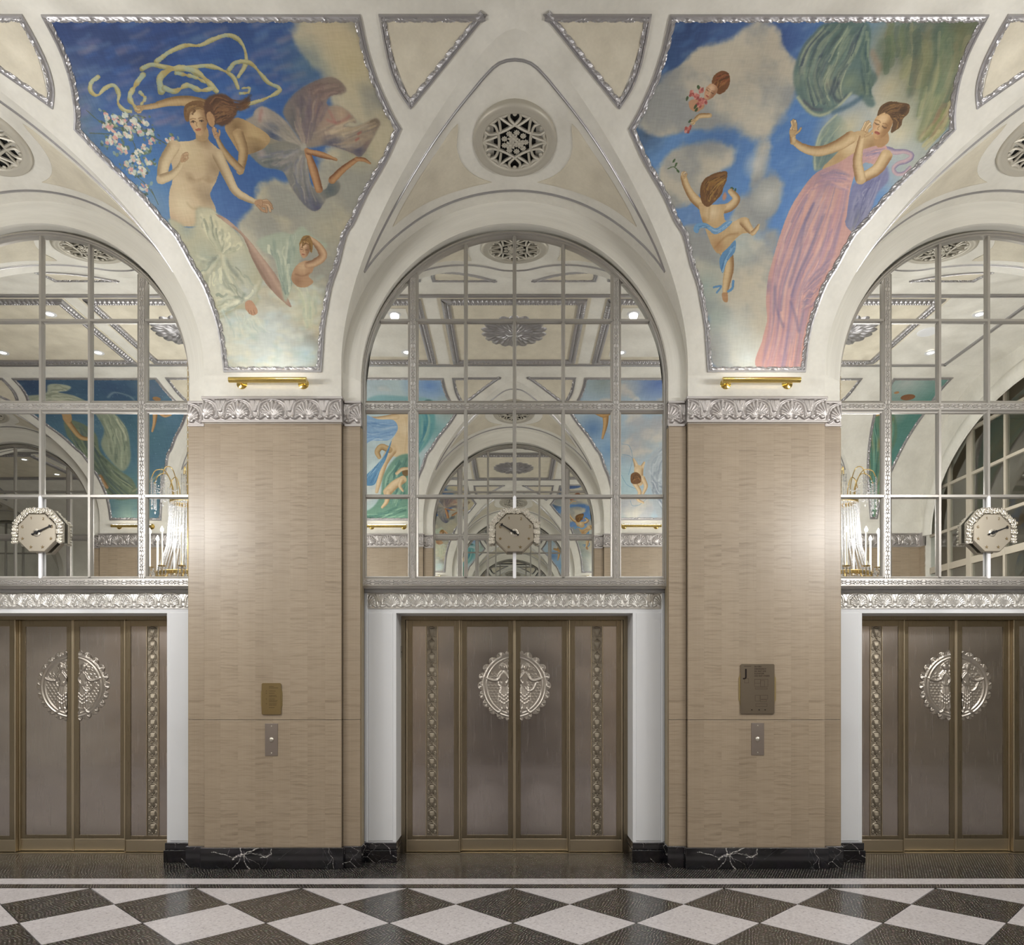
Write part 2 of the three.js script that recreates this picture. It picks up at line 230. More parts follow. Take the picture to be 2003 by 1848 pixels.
G.panelL = (() => { const g = G.panelR.clone(); g.scale(-1, 1, 1); const ix = g.index.array; for (let i = 0; i < ix.length; i += 3) { const t = ix[i]; ix[i] = ix[i + 1]; ix[i + 1] = t; } g.computeVertexNormals(); return g; })();
// main vault over a pier; at a side without a lunette it runs on to a given half width
const vaultRows = (() => { const r = [[0, BAY / 2 - LUN_W]]; for (let i = 0; i <= 36; i++) { const phi = Math.PI * i / 72, z = groinZ(phi); r.push([sOfZ(z), BAY / 2 - LUN_W * Math.cos(phi)]); } const s0 = r[r.length - 1][0]; for (let i = 1; i <= 10; i++) r.push([lerp(s0, ARC.total, i / 10), BAY / 2]); return r; })();
function vaultPiece(left, right) { const n = vaultRows.length - 1; return grid(40, n, (u, v) => { const [s, g] = vaultRows[Math.round(v * n)], q = vaultAt(s); const x = lerp(left === true ? -g : -left, right === true ? g : right, u); return [x, q.y, q.z, x, s]; }); }
G.vault = vaultPiece(true, true); G.vaultEnd = vaultPiece(true, END_X - 1.5 * BAY); G.vaultStart = vaultPiece(0.0, true);
G.pierHead = box(-0.57, 0.57, 3.70, SPRING, -0.25, 0);
// triangle panels beside the murals
const triPts = [[1.138, 2.418], [1.834, 2.418], [1.271, 1.849]];
function vaultFrame(outline, closed, prof, disp, flip, step = 0.012) { const q = resample(outline, step, closed).map((p) => { const k = vaultAt(p[1]); return { p: V(p[0], k.y, k.z), n: k.n }; }); return sweep(q.map((k) => k.p), q.map((k) => k.n), prof, { closed, disp, flip }); }
function vaultPatch(A, B, n = 24, m = 8, off = 0.004, uvf = (x, s) => [x, s]) { return grid(n, m, (u, v) => { const a = A(u), b = B(u), x = lerp(a[0], b[0], v), s = lerp(a[1], b[1], v), k = vaultAt(s); return [x + k.n.x * off, k.y + k.n.y * off, k.z + k.n.z * off, ...uvf(x, s)]; }); }
const triOutline = [...curve2([[1.138, 2.418], [1.142, 2.25], [1.158, 2.09], [1.20, 1.96], [1.271, 1.849]], 12), ...curve2([[1.271, 1.849], [1.52, 2.09], [1.834, 2.418]], 12).slice(1)];
G.triFrame = vaultFrame(triOutline, true, frameProf, leafDisp(0.1, 0.007), 1);
G.triFill = vaultPatch((u) => [lerp(1.16, 1.29, Math.pow(u, 1.6)), lerp(2.40, 1.87, u)], (u) => [lerp(1.80, 1.29, u), lerp(2.40, 1.87, u)]);
const flipX = (g) => { const k = g.index ? g.toNonIndexed() : g.clone(); k.scale(-1, 1, 1); for (const at of ['position', 'normal', 'uv']) { const a = k.attributes[at]; const n = a.itemSize; for (let i = 0; i < a.count; i += 3) for (let c = 0; c < n; c++) { const t = a.array[i * n + c]; a.array[i * n + c] = a.array[(i + 1) * n + c]; a.array[(i + 1) * n + c] = t; } } return k; };
G.triFrameL = flipX(G.triFrame); G.triFillL = flipX(G.triFill);
function place(m, x, side) { m.position.set(x, 0, side.z); m.rotation.y = side.turn; return m; }
for (const [si, side] of SIDES.entries()) {
  for (const k of BAYS) { const x = k * BAY;
    place(mesh('lunette', merged([G.lunette.A, ...G.lunette.sides]), M.plaster, ceiling), x, side);
    place(mesh('arch_ring', G.ring, M.plaster, ceiling), x, side);
    for (const n of ['lunLineTop', 'lunLineArch']) place(mesh('silver_line', G[n], M.silver, ceiling), x, side);
    for (const n of ['panelL', 'panelR']) place(mesh('beige_panel', G[n], M.beige, ceiling), x, side);
  }
  for (const p of HALVES) { const x = p * BAY;
    const flip = si === 1; let g = G.vault;
    if (p === 1.5) g = flip ? flipX(G.vaultEnd) : G.vaultEnd; if (p === -3.5) g = flip ? flipX(G.vaultStart) : G.vaultStart;
    place(mesh('vault', g, M.plaster, ceiling), x, side); place(mesh('pier_head', G.pierHead, M.plaster, ceiling), x, side);
    for (const s of [-1, 1]) { if ((p === 1.5 && s * (flip ? -1 : 1) > 0) || (p === -3.5 && s * (flip ? -1 : 1) < 0)) continue;
      place(mesh('triangle_panel', s > 0 ? G.triFill : G.triFillL, M.beige, ceiling), x, side); place(mesh('triangle_frame', s > 0 ? G.triFrame : G.triFrameL, M.silver, ceiling), x, side); }
  }
}
const FZ0 = REACH, FZ1 = WIDE - REACH;
mesh('flat_ceiling', box(START_X, END_X, CROWN, CROWN + 0.12, FZ0 - 0.02, FZ1 + 0.02), M.plaster, ceiling);
for (const z of [FZ0 + 0.02, FZ1 - 0.02]) mesh('ceiling_line', box(START_X, 5.86, CROWN - 0.02, CROWN + 0.01, z - 0.022, z + 0.022, 0.006), M.silver, ceiling);
mesh('ceiling_line', box(5.82, 5.865, CROWN - 0.02, CROWN + 0.01, FZ0, FZ1, 0.006), M.silver, ceiling);
const eggDisp = (run, q) => { const a = (run / 0.052) % 1; if (q > 0.12 && q < 0.45) return 0.008 * Math.abs(Math.sin(Math.PI * run / 0.028)); if (q < 0.5 || q > 0.95) return 0; const e = Math.sqrt(Math.max(0, 1 - (2 * a - 1) ** 2)); return 0.014 * e - 0.004; };
const cofferProf = [[0, 0], [0.002, 0.02], [0.012, 0.022], [0.022, 0.026], [0.034, 0.022], [0.042, 0.016], [0.05, 0.022], [0.06, 0.026], [0.072, 0.024], [0.084, 0.02], [0.094, 0.012], [0.1, 0]];
function coffer(cx, hw, hd, bw, bd, fill) {
  const c = sub('coffer', ceiling); c.position.set(cx, CROWN, MID);
  mesh('coffer_field', box(-bw, bw, -0.006, 0.02, -bd, bd), M.beige, c);
  if (fill) mesh('coffer_centre', box(-hw + 0.1, hw - 0.1, -0.011, 0, -hd + 0.1, hd - 0.1), M.plaster, c);
  const q = resample([[-hw, -hd], [hw, -hd], [hw, hd], [-hw, hd]], 0.0087, true); mesh('coffer_moulding', sweep(q.map((p) => V(p[0], -0.006, p[1])), q.map(() => V(0, -1, 0)), cofferProf, { closed: true, flip: -1, disp: eggDisp }), M.silver, c);
  return c;
}
for (const k of [-1, 0, 1]) coffer(k * BAY, 0.725, 0.73, 0.865, 0.88, false);
for (const p of [-2.5, -1.5, -0.5, 0.5]) coffer(p * BAY, 0.865, 0.73, 0.985, 0.88, p > -1);
for (const k of [-3, -2]) coffer(k * BAY, 0.725, 0.73, 0.865, 0.88, false);
// leaf rosettes in the coffers over the bays
G.rosette = grid(180, 22, (u, v) => { const th = u * Math.PI * 2, r = v * 0.41; const pet = Math.abs(Math.sin(th * 9)), edge = 0.36 + 0.05 * pet, R = r * edge / 0.41; const ring = (r / 0.41) * 3.2, ph = ring % 1, lay = Math.floor(ring); const leaf = Math.abs(Math.sin(th * (9 + lay * 3) + lay * 0.8)); const h = (v > 0.985 ? 0.0 : 0.010 + 0.016 * leaf * Math.sin(Math.PI * clamp(ph, 0.02, 0.98)) + 0.004 * Math.cos(th * 54) * leaf + 0.012 * (1 - v)); return [R * Math.cos(th), -h, R * Math.sin(th)]; });
for (const k of [-1, 0, 1]) { const m = mesh('rosette', G.rosette, M.silver, ceiling); m.position.set(k * BAY, CROWN - 0.006, MID - 0.05); }

// ---------------------------------------------------------------- floor
const floor = struct('floor', 'checkered diamond floor of dark mosaic and pale flecked tiles with striped border');
mesh('bed', box(START_X - 0.3, END_X, -0.12, -0.012, -0.75, WIDE + 2.4), M.grout, floor);
const HALF = 0.39725, DZ0 = 0.592, GX = -0.015, gap = 0.0035;
const tri = (pts) => { const g = extrude(pts.map((p) => [p[0], -p[1]]), 0.014); g.rotateX(-Math.PI / 2); g.translate(0, -0.014, 0); const p = g.attributes.position, uv = g.attributes.uv; for (let i = 0; i < p.count; i++) uv.setXY(i, p.getX(i), p.getZ(i)); return g; };
const D = HALF - gap * 1.2;
const tileDark = [0, 1, 2].map((k) => { const g = tri([[0, -D], [D, 0], [0, D], [-D, 0]]); const uv = g.attributes.uv; for (let i = 0; i < uv.count; i++) { const x = uv.getX(i), y = uv.getY(i), c = Math.SQRT1_2; uv.setXY(i, (x + y) * c + k * 0.37, (y - x) * c + k * 0.21); } return g; });
const tilePale = [0, 1, 2].map((k) => { const g = tileDark[k].clone(); return g; });
const halfPale = tri([[-D + 0.004, 0.002], [D - 0.004, 0.002], [0, D]]), halfPale2 = tri([[-D + 0.004, -0.002], [0, -D], [D - 0.004, -0.002]]);
const strips = [[-0.72, 0.316, M.floorDark], [0.316, 0.478, M.floorPale], [0.478, 0.583, M.floorDark]];
for (const [z0, z1, m] of strips) { mesh('border_strip', box(START_X, END_X, -0.014, 0, z0 + 0.001, z1 - 0.001), m, floor); mesh('border_strip', box(START_X, END_X, -0.014, 0, WIDE - z1 + 0.001, WIDE - z0 - 0.001), m, floor); }
mesh('threshold_floor', box(-1.4, 1.4, -0.014, 0, WIDE + 0.72, WIDE + 2.4), M.floorDark, floor);
const rowsN = Math.floor((WIDE - 2 * DZ0) / (2 * HALF));   // whole diamonds between the borders
const pitchZ = HALF, sz = 1, farEdge = DZ0 + rowsN * 2 * HALF;
mesh('border_strip', box(START_X, END_X, -0.014, 0, farEdge + 0.004, WIDE - 0.584), M.floorPale, floor);
let tv = 0;
for (let i = -17; i <= 8; i++) for (let j = 0; j < rowsN; j++) {
  const x = GX + i * 2 * HALF, z = DZ0 + (2 * j + 1) * pitchZ;
  if (x > START_X + 0.4 && x < END_X - 0.4) { const m = mesh('tile', tileDark[tv++ % 3], M.floorDark, floor); m.position.set(x, 0, z); m.scale.z = sz; }
  if (x + HALF > START_X + 0.4 && x + HALF < END_X - 0.4) {
    if (j < rowsN - 1) { const m = mesh('tile', tilePale[tv++ % 3], M.floorPale, floor); m.position.set(x + HALF, 0, z + pitchZ); m.scale.z = sz; }
    if (j === 0) { const m = mesh('tile', halfPale, M.floorPale, floor); m.position.set(x + HALF, 0, DZ0 - 0.004); m.scale.z = sz; }
    if (j === rowsN - 1) { const m = mesh('tile', halfPale2, M.floorPale, floor); m.position.set(x + HALF, 0, farEdge); m.scale.z = sz; }
  }
}
// ---------------------------------------------------------------- relief tiles (real height fields made from small drawings)
function heightMap(w, h, draw) { const c = document.createElement('canvas'); c.width = w; c.height = h; const g = c.getContext('2d'); g.fillStyle = '#000'; g.fillRect(0, 0, w, h); draw(g, w, h); const d = g.getImageData(0, 0, w, h).data; return (u, v) => { const x = clamp(u, 0, 1) * (w - 1), y = clamp(1 - v, 0, 1) * (h - 1), xi = Math.min(w - 2, Math.floor(x)), yi = Math.min(h - 2, Math.floor(y)), fx = x - xi, fy = y - yi, q = (a, b) => d[(b * w + a) * 4]; return lerp(lerp(q(xi, yi), q(xi + 1, yi), fx), lerp(q(xi, yi + 1), q(xi + 1, yi + 1), fx), fy) / 255; }; }
const grey = (v) => `rgb(${v},${v},${v})`;
function spiral(g, x, y, r, dir, a0, lw, col) { g.strokeStyle = col; g.lineWidth = lw; g.lineCap = 'round'; g.beginPath(); for (let i = 0; i <= 40; i++) { const t = i / 40, a = a0 + dir * t * Math.PI * 3.2, q = r * (1 - t * 0.85); g[i ? 'lineTo' : 'moveTo'](x + q * Math.cos(a), y + q * Math.sin(a)); } g.stroke(); }
// scallop shell in an arched border, a lotus on the seam, scrolls below; one period wide
const shellMap = heightMap(240, 170, (g, w, h) => {
  g.fillStyle = grey(60); g.fillRect(0, 0, w, h); g.filter = 'blur(1.2px)';
  for (const ox of [0, w]) { g.fillStyle = grey(110); g.beginPath(); g.moveTo(ox - 42, 8); g.quadraticCurveTo(ox - 30, 80, ox - 8, 104); g.lineTo(ox + 8, 104); g.quadraticCurveTo(ox + 30, 80, ox + 42, 8); g.fill(); for (let i = -3; i <= 3; i++) { g.strokeStyle = grey(190); g.lineWidth = 6; g.beginPath(); g.moveTo(ox + i * 3, 96); g.quadraticCurveTo(ox + i * 6, 50, ox + i * 12, 8); g.stroke(); } }
  g.strokeStyle = grey(150); g.lineWidth = 15; g.beginPath(); g.moveTo(w / 2 - 92, 128); g.bezierCurveTo(w / 2 - 104, 40, w / 2 - 70, 6, w / 2, 4); g.bezierCurveTo(w / 2 + 70, 6, w / 2 + 104, 40, w / 2 + 92, 128); g.stroke();
  for (let i = -5; i <= 5; i++) { const a = -Math.PI / 2 + i * 0.285, cx = w / 2, cy = 128, L = 112 - Math.abs(i) * 7, x = cx + Math.cos(a) * L, y = cy + Math.sin(a) * L, gr = g.createLinearGradient(cx, cy, x, y); gr.addColorStop(0, grey(120)); gr.addColorStop(0.6, grey(225)); gr.addColorStop(1, grey(235)); g.fillStyle = gr; g.beginPath(); const p = 0.115; g.moveTo(cx, cy); g.lineTo(cx + Math.cos(a - p) * L * 0.93, cy + Math.sin(a - p) * L * 0.93); g.arc(x - Math.cos(a) * 9, y - Math.sin(a) * 9, 11, a - 1.5, a + 1.5); g.lineTo(cx + Math.cos(a + p) * L * 0.93, cy + Math.sin(a + p) * L * 0.93); g.fill(); }
  for (const s of [-1, 1]) { g.strokeStyle = grey(215); g.lineWidth = 8; g.beginPath(); g.moveTo(w / 2 + s * 14, 150); g.quadraticCurveTo(w / 2 + s * 40, 112, w / 2 + s * 74, 148); g.quadraticCurveTo(w / 2 + s * 90, 160, w / 2 + s * 106, 146); g.stroke(); spiral(g, w / 2 + s * 28, 140, 13, -s, s > 0 ? 3.1 : 0, 6, grey(230)); spiral(g, w / 2 + s * 101, 141, 11, s, s > 0 ? 0 : 3.1, 6, grey(225)); }
});
function reliefGeo(map, w, h, depth, nx, ny, u0 = 0, u1 = 1) { return grid(nx, ny, (u, v) => { const q = lerp(u0, u1, u); return [lerp(0, w * (u1 - u0), u), v * h, depth * map(q, v), q * w, v * h]; }); }
function shellSet(per, h, depth, nx, ny) { return { full: reliefGeo(shellMap, per, h, depth, nx, ny), halfL: reliefGeo(shellMap, per, h, depth, nx >> 1, ny, 0.5, 1), halfR: reliefGeo(shellMap, per, h, depth, nx >> 1, ny, 0, 0.5) }; }
const bandShell = shellSet(0.2875, 0.178, 0.026, 56, 38), doorShell = shellSet(0.212, 0.132, 0.018, 48, 32);
function shellRow(parent, set, per, n, y, z, mat) {   // n whole shells each side of a central one, and a half shell at each end
  for (let i = -n; i <= n; i++) { const m = mesh('shell', set.full, mat, parent); m.position.set((i - 0.5) * per, y, z); }
  const a = mesh('half_shell', set.halfL, mat, parent); a.position.set(-(n + 1) * per, y, z); const b = mesh('half_shell', set.halfR, mat, parent); b.position.set((n + 0.5) * per, y, z);
}

// ---------------------------------------------------------------- piers
function pier(name, label, x, side, detailed) {
  const p = struct(name, label, x, 0, side.z, side.turn);
  mesh('core', box(-0.70, 0.70, 0, 3.7, -0.6, -0.075), M.joint, p);
  for (const [n, y0, y1] of [['upper_panel', 1.2365, 3.70], ['lower_panel', 0.172, 1.2335]]) {
    mesh(n, box(-0.57, 0.57, y0, y1, -0.04, 0, 0.0025), M.wood, p);
    for (const s of [-1, 1]) mesh('return_' + n, box(s < 0 ? -0.72 : 0.572, s < 0 ? -0.572 : 0.72, y0, y1, -0.085, -0.045, 0.0025), M.wood, p);
  }
  for (const s of [-1, 1]) mesh('edge_strip', box(s < 0 ? -0.728 : 0.7205, s < 0 ? -0.7205 : 0.728, 0.172, 3.68, -0.16, -0.055), M.woodEdge, p);
  // black marble plinth
  const b = sub('plinth', p);
  mesh('plinth_block', box(-0.595, 0.595, 0, 0.176, -0.2, 0.028, 0.006), M.marble, b);
  for (const s of [-1, 1]) mesh('plinth_return', box(s < 0 ? -0.735 : 0.575, s < 0 ? -0.575 : 0.735, 0, 0.178, -0.235, -0.015, 0.006), M.marble, b);
  // silver shell band
  const f = sub('shell_band', p);
  mesh('band_ground', merged([box(-0.578, 0.578, 3.705, 3.917, -0.1, 0.004), box(-0.586, 0.586, 3.897, 3.919, -0.1, 0.026, 0.004), box(-0.584, 0.584, 3.703, 3.722, -0.1, 0.024, 0.004),
    ...[-1, 1].flatMap((s) => { const x0 = s < 0 ? -0.726 : 0.586, x1 = s < 0 ? -0.586 : 0.726; return [box(x0, x1, 3.692, 3.902, -0.2, -0.056), box(x0, x1 + 0, 3.884, 3.904, -0.2, -0.034, 0.004), box(x0, x1, 3.69, 3.709, -0.2, -0.036, 0.004)]; })]), M.bandSilver, f);
  shellRow(f, bandShell, 0.2875, 1, 3.7205, 0.003, M.bandSilver);
  for (const s of [-1, 1]) { const m = mesh('half_shell', s > 0 ? bandShell.halfR : bandShell.halfL, M.bandSilver, f); m.position.set(s > 0 ? 0.582 : -0.726, 3.708, -0.057); }
  return p;
}
let wn = 0;
const pierLabels = { '0,-0.5': 'veneered pier with the small notched plaque, left of the central lift', '0,0.5': 'veneered pier with the tall plaque marked J, right of the central lift', '0,-1.5': 'veneered pier just beyond the left lift on the lift wall', '0,1.5': 'veneered corner pier beyond the right lift on the lift wall', '0,-2.5': 'second veneered pier beyond the left lift on the lift wall', '0,-3.5': 'last veneered pier at the far plain end of the lift wall',
  '1,-0.5': 'veneered pier opposite, mirrored at the left of the central mirror', '1,0.5': 'veneered pier opposite, mirrored at the right of the central mirror', '1,-1.5': 'veneered pier opposite, mirrored in the left mirror below the dark blue mural', '1,1.5': 'veneered corner pier opposite, beside the glazed end arch', '1,-2.5': 'second veneered pier opposite, beyond the left lift', '1,-3.5': 'last veneered pier opposite, at the far plain end' };
for (const [si, side] of SIDES.entries()) for (const p of HALVES) pier('wall_pier_' + (++wn), pierLabels[si + ',' + p], p * BAY, side);

// ---------------------------------------------------------------- lift surrounds and walls behind
function surround(name, label, x, side) {
  const p = struct(name, label, x, 0, side.z, side.turn); const Z = -0.235, HW = 1.022, T = 2.145;
  mesh('casing', merged([box(-1.33, -HW, 0.16, T, -0.6, Z), box(HW, 1.33, 0.16, T, -0.6, Z), box(-1.33, 1.33, T, 2.36, -0.6, Z)]), M.white, p);
  mesh('casing_edge', merged([box(-1.295, -1.268, 0.167, 2.3215, Z, Z + 0.02, 0.004), box(1.268, 1.295, 0.167, 2.3215, Z, Z + 0.02, 0.004), box(-1.295, 1.295, 2.322, 2.35, Z, Z + 0.02, 0.004)]), M.white, p);
  for (const s of [-1, 1]) { const a = s < 0 ? -1.262 : HW + 0.028, b = s < 0 ? -HW - 0.028 : 1.262; mesh('side_panel', box(a, b, 0.178, 2.148, Z - 0.01, Z + 0.004, 0.003), M.white, p);
    const bs = sub('plinth', p); mesh('plinth_block', box(s < 0 ? -1.33 : HW - 0.012, s < 0 ? -HW + 0.012 : 1.33, 0, 0.105, -0.60, Z + 0.045, 0.005), M.marble, bs); mesh('plinth_cap', box(s < 0 ? -1.33 : HW - 0.006, s < 0 ? -HW + 0.006 : 1.33, 0.1055, 0.166, -0.60, Z + 0.03, 0.005), M.marble, bs); }
  const f = sub('shell_frieze', p); mesh('frieze_ground', box(-1.274, 1.274, 2.183, 2.319, Z, Z + 0.003), M.friezeSilver, f); shellRow(f, doorShell, 0.212, 5, 2.185, Z + 0.003, M.friezeSilver);
  return p;
}
const surLabel = { 0: 'white casing with shell frieze round the central lift doors', '-1': 'white casing with shell frieze round the lift left of the small plaque', 1: 'white casing with shell frieze round the lift right of the J plaque' };
let tn = 0;
for (const [si, side] of SIDES.entries()) for (const k of BAYS) if (si === 0 || k === 0 || k === -1 || k === 1) surround('trim_' + (++tn), si ? (k === 0 ? 'white casing round the open doorway opposite the central lift' : k < 0 ? 'white lift casing opposite the left lift' : 'white lift casing opposite the right lift') : surLabel[k] ?? (k === -2 ? 'white casing round the lift beyond the left edge' : 'white casing round the farthest lift along the wall'), k * BAY, side);
// masonry behind piers and mirrors
const wallF = struct('wall_back', 'plain wall behind the lift mirrors'), wallO = struct('wall_front', 'plain wall behind the mirrors opposite the lifts');
for (const [w, sg, z0] of [[wallF, -1, 0], [wallO, 1, WIDE]]) { const zz = (a, b) => (sg < 0 ? [a, b] : [WIDE - b, WIDE - a]);
  mesh('masonry', box(START_X, END_X, 2.36, 6.0, ...zz(-0.75, -0.19)), M.plaster, w);
  for (const p of HALVES) mesh('masonry', box(p * BAY - 0.70, p * BAY + 0.70, 0, 2.36, ...zz(-0.75, -0.6)), M.plaster, w); }
for (const k of [-3, -2]) mesh('masonry', box(k * BAY - 1.33, k * BAY + 1.33, 0, 2.36, WIDE + 0.3, WIDE + 0.6), M.plaster, wallO);
// lift car behind the open doorway opposite, where the view is taken from
const car = struct('wall_lift_car', 'plain panelled lift car behind the doorway opposite');
mesh('car_shell', merged([box(-1.2, -1.03, 0, 2.6, WIDE + 0.6, WIDE + 2.2), box(1.03, 1.2, 0, 2.6, WIDE + 0.6, WIDE + 2.2), box(-1.2, 1.2, 0, 2.6, WIDE + 2.2, WIDE + 2.3), box(-1.2, 1.2, 2.45, 2.6, WIDE + 0.6, WIDE + 2.3)]), M.wood, car);
// far plain end of the lobby
const wallL = struct('wall_left', 'plain plaster end wall of the lobby'); mesh('end_plaster', box(START_X - 0.2, START_X, -0.1, 6.0, -0.7, WIDE + 0.7), M.plaster, wallL);

// ---------------------------------------------------------------- glazed end wall (seen in the right mirror)
const wallR = struct('wall_right', 'plaster end wall with a broad arched glazed screen');
{ const c = MID, hw = 2.55, sp = 3.85, ht = 1.78, arch = (s, n = 48) => [...Array(n + 1)].map((_, i) => { const a = Math.PI * i / n; return [c - (hw + s) * Math.cos(a), sp + (ht + s) * Math.sin(a)]; });
  const wallShape = extrude([[-0.7, 0], [WIDE + 0.7, 0], [WIDE + 0.7, 6.0], [-0.7, 6.0]], 0.2, 0, [[[c - hw, 0.02], [c + hw, 0.02], ...arch(0).reverse()]]);
  wallShape.rotateY(-Math.PI / 2); wallShape.translate(END_X + 0.2, 0, 0); mesh('end_plaster', wallShape, M.plaster, wallR);
  const q = [...arch(0.02)].map((p) => V(END_X, p[1], p[0])); mesh('arch_moulding', sweep(q, q.map(() => V(-1, 0, 0)), [[0, 0], [0.0, 0.03], [0.05, 0.05], [0.12, 0.05], [0.16, 0.02], [0.2, 0.02], [0.21, 0]], { flip: -1 }), M.plaster, wallR);
  for (const s of [-1, 1]) mesh('impost_band', box(END_X - 0.03, END_X + 0.02, 3.70, 3.917, s < 0 ? 0 : c + hw, s < 0 ? c - hw : WIDE), M.bandSilver, wallR);
  for (const s of [-1, 1]) mesh('end_panel', box(END_X - 0.02, END_X + 0.01, 0.17, 3.70, s < 0 ? 0 : c + hw, s < 0 ? c - hw : WIDE), M.wood, wallR);
  const scr = struct('window_1', 'broad arched glass screen with pale mullions reflected in the right mirror', END_X + 0.1, 0, 0);
  M.paleFrame = std({ rgb: [0.40, 0.36, 0.29], roughness: 0.45 }); M.pane = phys({ rgb: [0.92, 0.94, 0.93], roughness: 0.01, transmission: 1, thickness: 0, ior: 1.5 });
  const topAt = (z) => sp + ht * Math.sqrt(Math.max(0, 1 - ((z - c) / hw) ** 2)); const cols = [-2.55, -2.05, -1.55, -0.78, 0, 0.78, 1.55, 2.05, 2.55], rows = [0.02, 0.9, 2.2, 2.75, 3.3, 3.85, 4.55, 5.2];
  for (const z of cols.slice(1, -1)) mesh('mullion', box(-0.03, 0.03, 0.02, topAt(c + z) - 0.01, c + z - (Math.abs(z) === 1.55 ? 0.06 : 0.022), c + z + (Math.abs(z) === 1.55 ? 0.06 : 0.022), 0.004), M.paleFrame, scr);
  for (const y of rows.slice(1)) { const w = y <= sp ? hw : hw * Math.sqrt(Math.max(0, 1 - ((y - sp) / ht) ** 2)); mesh('transom', box(-0.026, 0.026, y - (y === 3.3 ? 0.05 : 0.022), y + (y === 3.3 ? 0.05 : 0.022), c - w, c + w, 0.004), M.paleFrame, scr); }
  for (let i = 0; i < cols.length - 1; i++) { const z0 = c + cols[i], z1 = c + cols[i + 1], n = 6; const pts = [[z0, 0.02], [z1, 0.02]]; for (let k = 0; k <= n; k++) { const z = lerp(z1, z0, k / n); pts.push([z, topAt(z)]); } const g = extrude(pts, 0.006); g.rotateY(-Math.PI / 2); mesh('glass_pane', g, M.pane, scr); }
  // dim hall behind the screen
  const hall = struct('wall_hall', 'dim hall beyond the glazed screen'); M.dim = std({ rgb: [0.46, 0.40, 0.32], roughness: 0.6 });
  mesh('hall_shell', merged([box(END_X + 0.2, END_X + 5, -0.1, 0, -0.7, WIDE + 0.7), box(END_X + 0.2, END_X + 5, 6, 6.1, -0.7, WIDE + 0.7), box(END_X + 5, END_X + 5.1, 0, 6, -0.7, WIDE + 0.7), box(END_X + 0.2, END_X + 5, 0, 6, -0.8, -0.7), box(END_X + 0.2, END_X + 5, 0, 6, WIDE + 0.7, WIDE + 0.8)]), M.dim, hall); }
// ---------------------------------------------------------------- arched mirrors
const latticeTex = (() => { const W = 256, H = 64, c = document.createElement('canvas'); c.width = W; c.height = H; const g = c.getContext('2d'); g.fillStyle = '#303030'; g.fillRect(0, 0, W, H); g.filter = 'blur(1px)'; g.strokeStyle = '#fff'; g.lineWidth = 5;
  for (const o of [0, W]) { g.beginPath(); g.ellipse(o, 32, 24, 20, 0, 0, 7); g.stroke(); g.beginPath(); g.ellipse(o, 32, 8, 8, 0, 0, 7); g.fillStyle = '#fff'; g.fill(); }
  for (const s of [-1, 1]) for (const e of [-1, 1]) { g.lineWidth = 6; g.beginPath(); g.moveTo(128, 32); g.quadraticCurveTo(128 + s * 40, 32 + e * 6, 128 + s * 92, 32 + e * 24); g.stroke(); g.beginPath(); g.moveTo(128 + s * 20, 32 + e * 26); g.quadraticCurveTo(128 + s * 50, 32 + e * 8, 128 + s * 100, 32 + e * 6); g.stroke(); }
  const t = new THREE.CanvasTexture(c); t.wrapS = t.wrapT = THREE.RepeatWrapping; return t; })();
M.lattice = std({ rgb: [0.60, 0.575, 0.55], roughness: 0.36, metalness: 0.85, bumpMap: rep(latticeTex, 1 / 0.16, 1 / 0.042), bumpScale: 0.012 });
const MZ = -0.150;   // glass plane
const colX = [-1.262, -0.8615, -0.4145, 0, 0.4145, 0.8615, 1.262], rowY = [2.43, 3.128, 3.888, 4.62, 5.40];
function paneGeo(x0, x1, y0, y1) {
  const R = 1.262, top = (x) => Math.min(y1, FR_C + Math.sqrt(Math.max(0, R * R - x * x))), pts = [[x0, y0], [x1, y0]]; const n = 10;
  for (let i = 0; i <= n; i++) { const x = lerp(x1, x0, i / n), t = top(x); if (t > y0 + 1e-4) pts.push([x, t]); else if (i === 0 || i === n) { /* outside the arch */ } }
  // trim the base where the arch has already closed
  const xl = Math.sqrt(Math.max(0, R * R - Math.max(0, y0 - FR_C) ** 2)); pts[0][0] = Math.max(x0, -xl); pts[1][0] = Math.min(x1, xl);
  const cx = (x0 + x1) / 2, cy = (y0 + y1) / 2; const g = extrude(pts.map((p) => [p[0] - cx, p[1] - cy]), 0.006); return { g, cx, cy };
}
G.panes = []; for (let r = 0; r < 4; r++) for (let c = 0; c < 6; c++) G.panes.push(paneGeo(colX[c], colX[c + 1], rowY[r], rowY[r + 1]));
function barProf(w, d) { return [[-w / 2, 0], [-w / 2, d * 0.55], [-w * 0.36, d * 0.75], [-w * 0.3, d], [w * 0.3, d], [w * 0.36, d * 0.75], [w / 2, d * 0.55], [w / 2, 0]]; }
function straight(a, b, prof) { const n = 2, q = [...Array(n)].map((_, i) => V(lerp(a[0], b[0], i / (n - 1)), lerp(a[1], b[1], i / (n - 1)), MZ)); return sweep(q, q.map(() => V(0, 0, 1)), prof); }
const archTop = (x, R) => FR_C + Math.sqrt(R * R - x * x);
G.mirrorFrame = (() => { const q = [V(-FR_R + 0.019, 2.36, MZ)]; for (let i = 0; i <= 64; i++) { const a = Math.PI * i / 64; q.push(V(-(FR_R - 0.019) * Math.cos(a), FR_C + (FR_R - 0.019) * Math.sin(a), MZ)); } q.push(V(FR_R - 0.019, 2.36, MZ)); return sweep(q, q.map(() => V(0, 0, 1)), [[-0.02, 0], [-0.02, 0.03], [-0.012, 0.05], [0.0, 0.05], [0.004, 0.036], [0.016, 0.036], [0.02, 0.0]], { flip: -1 }); })();
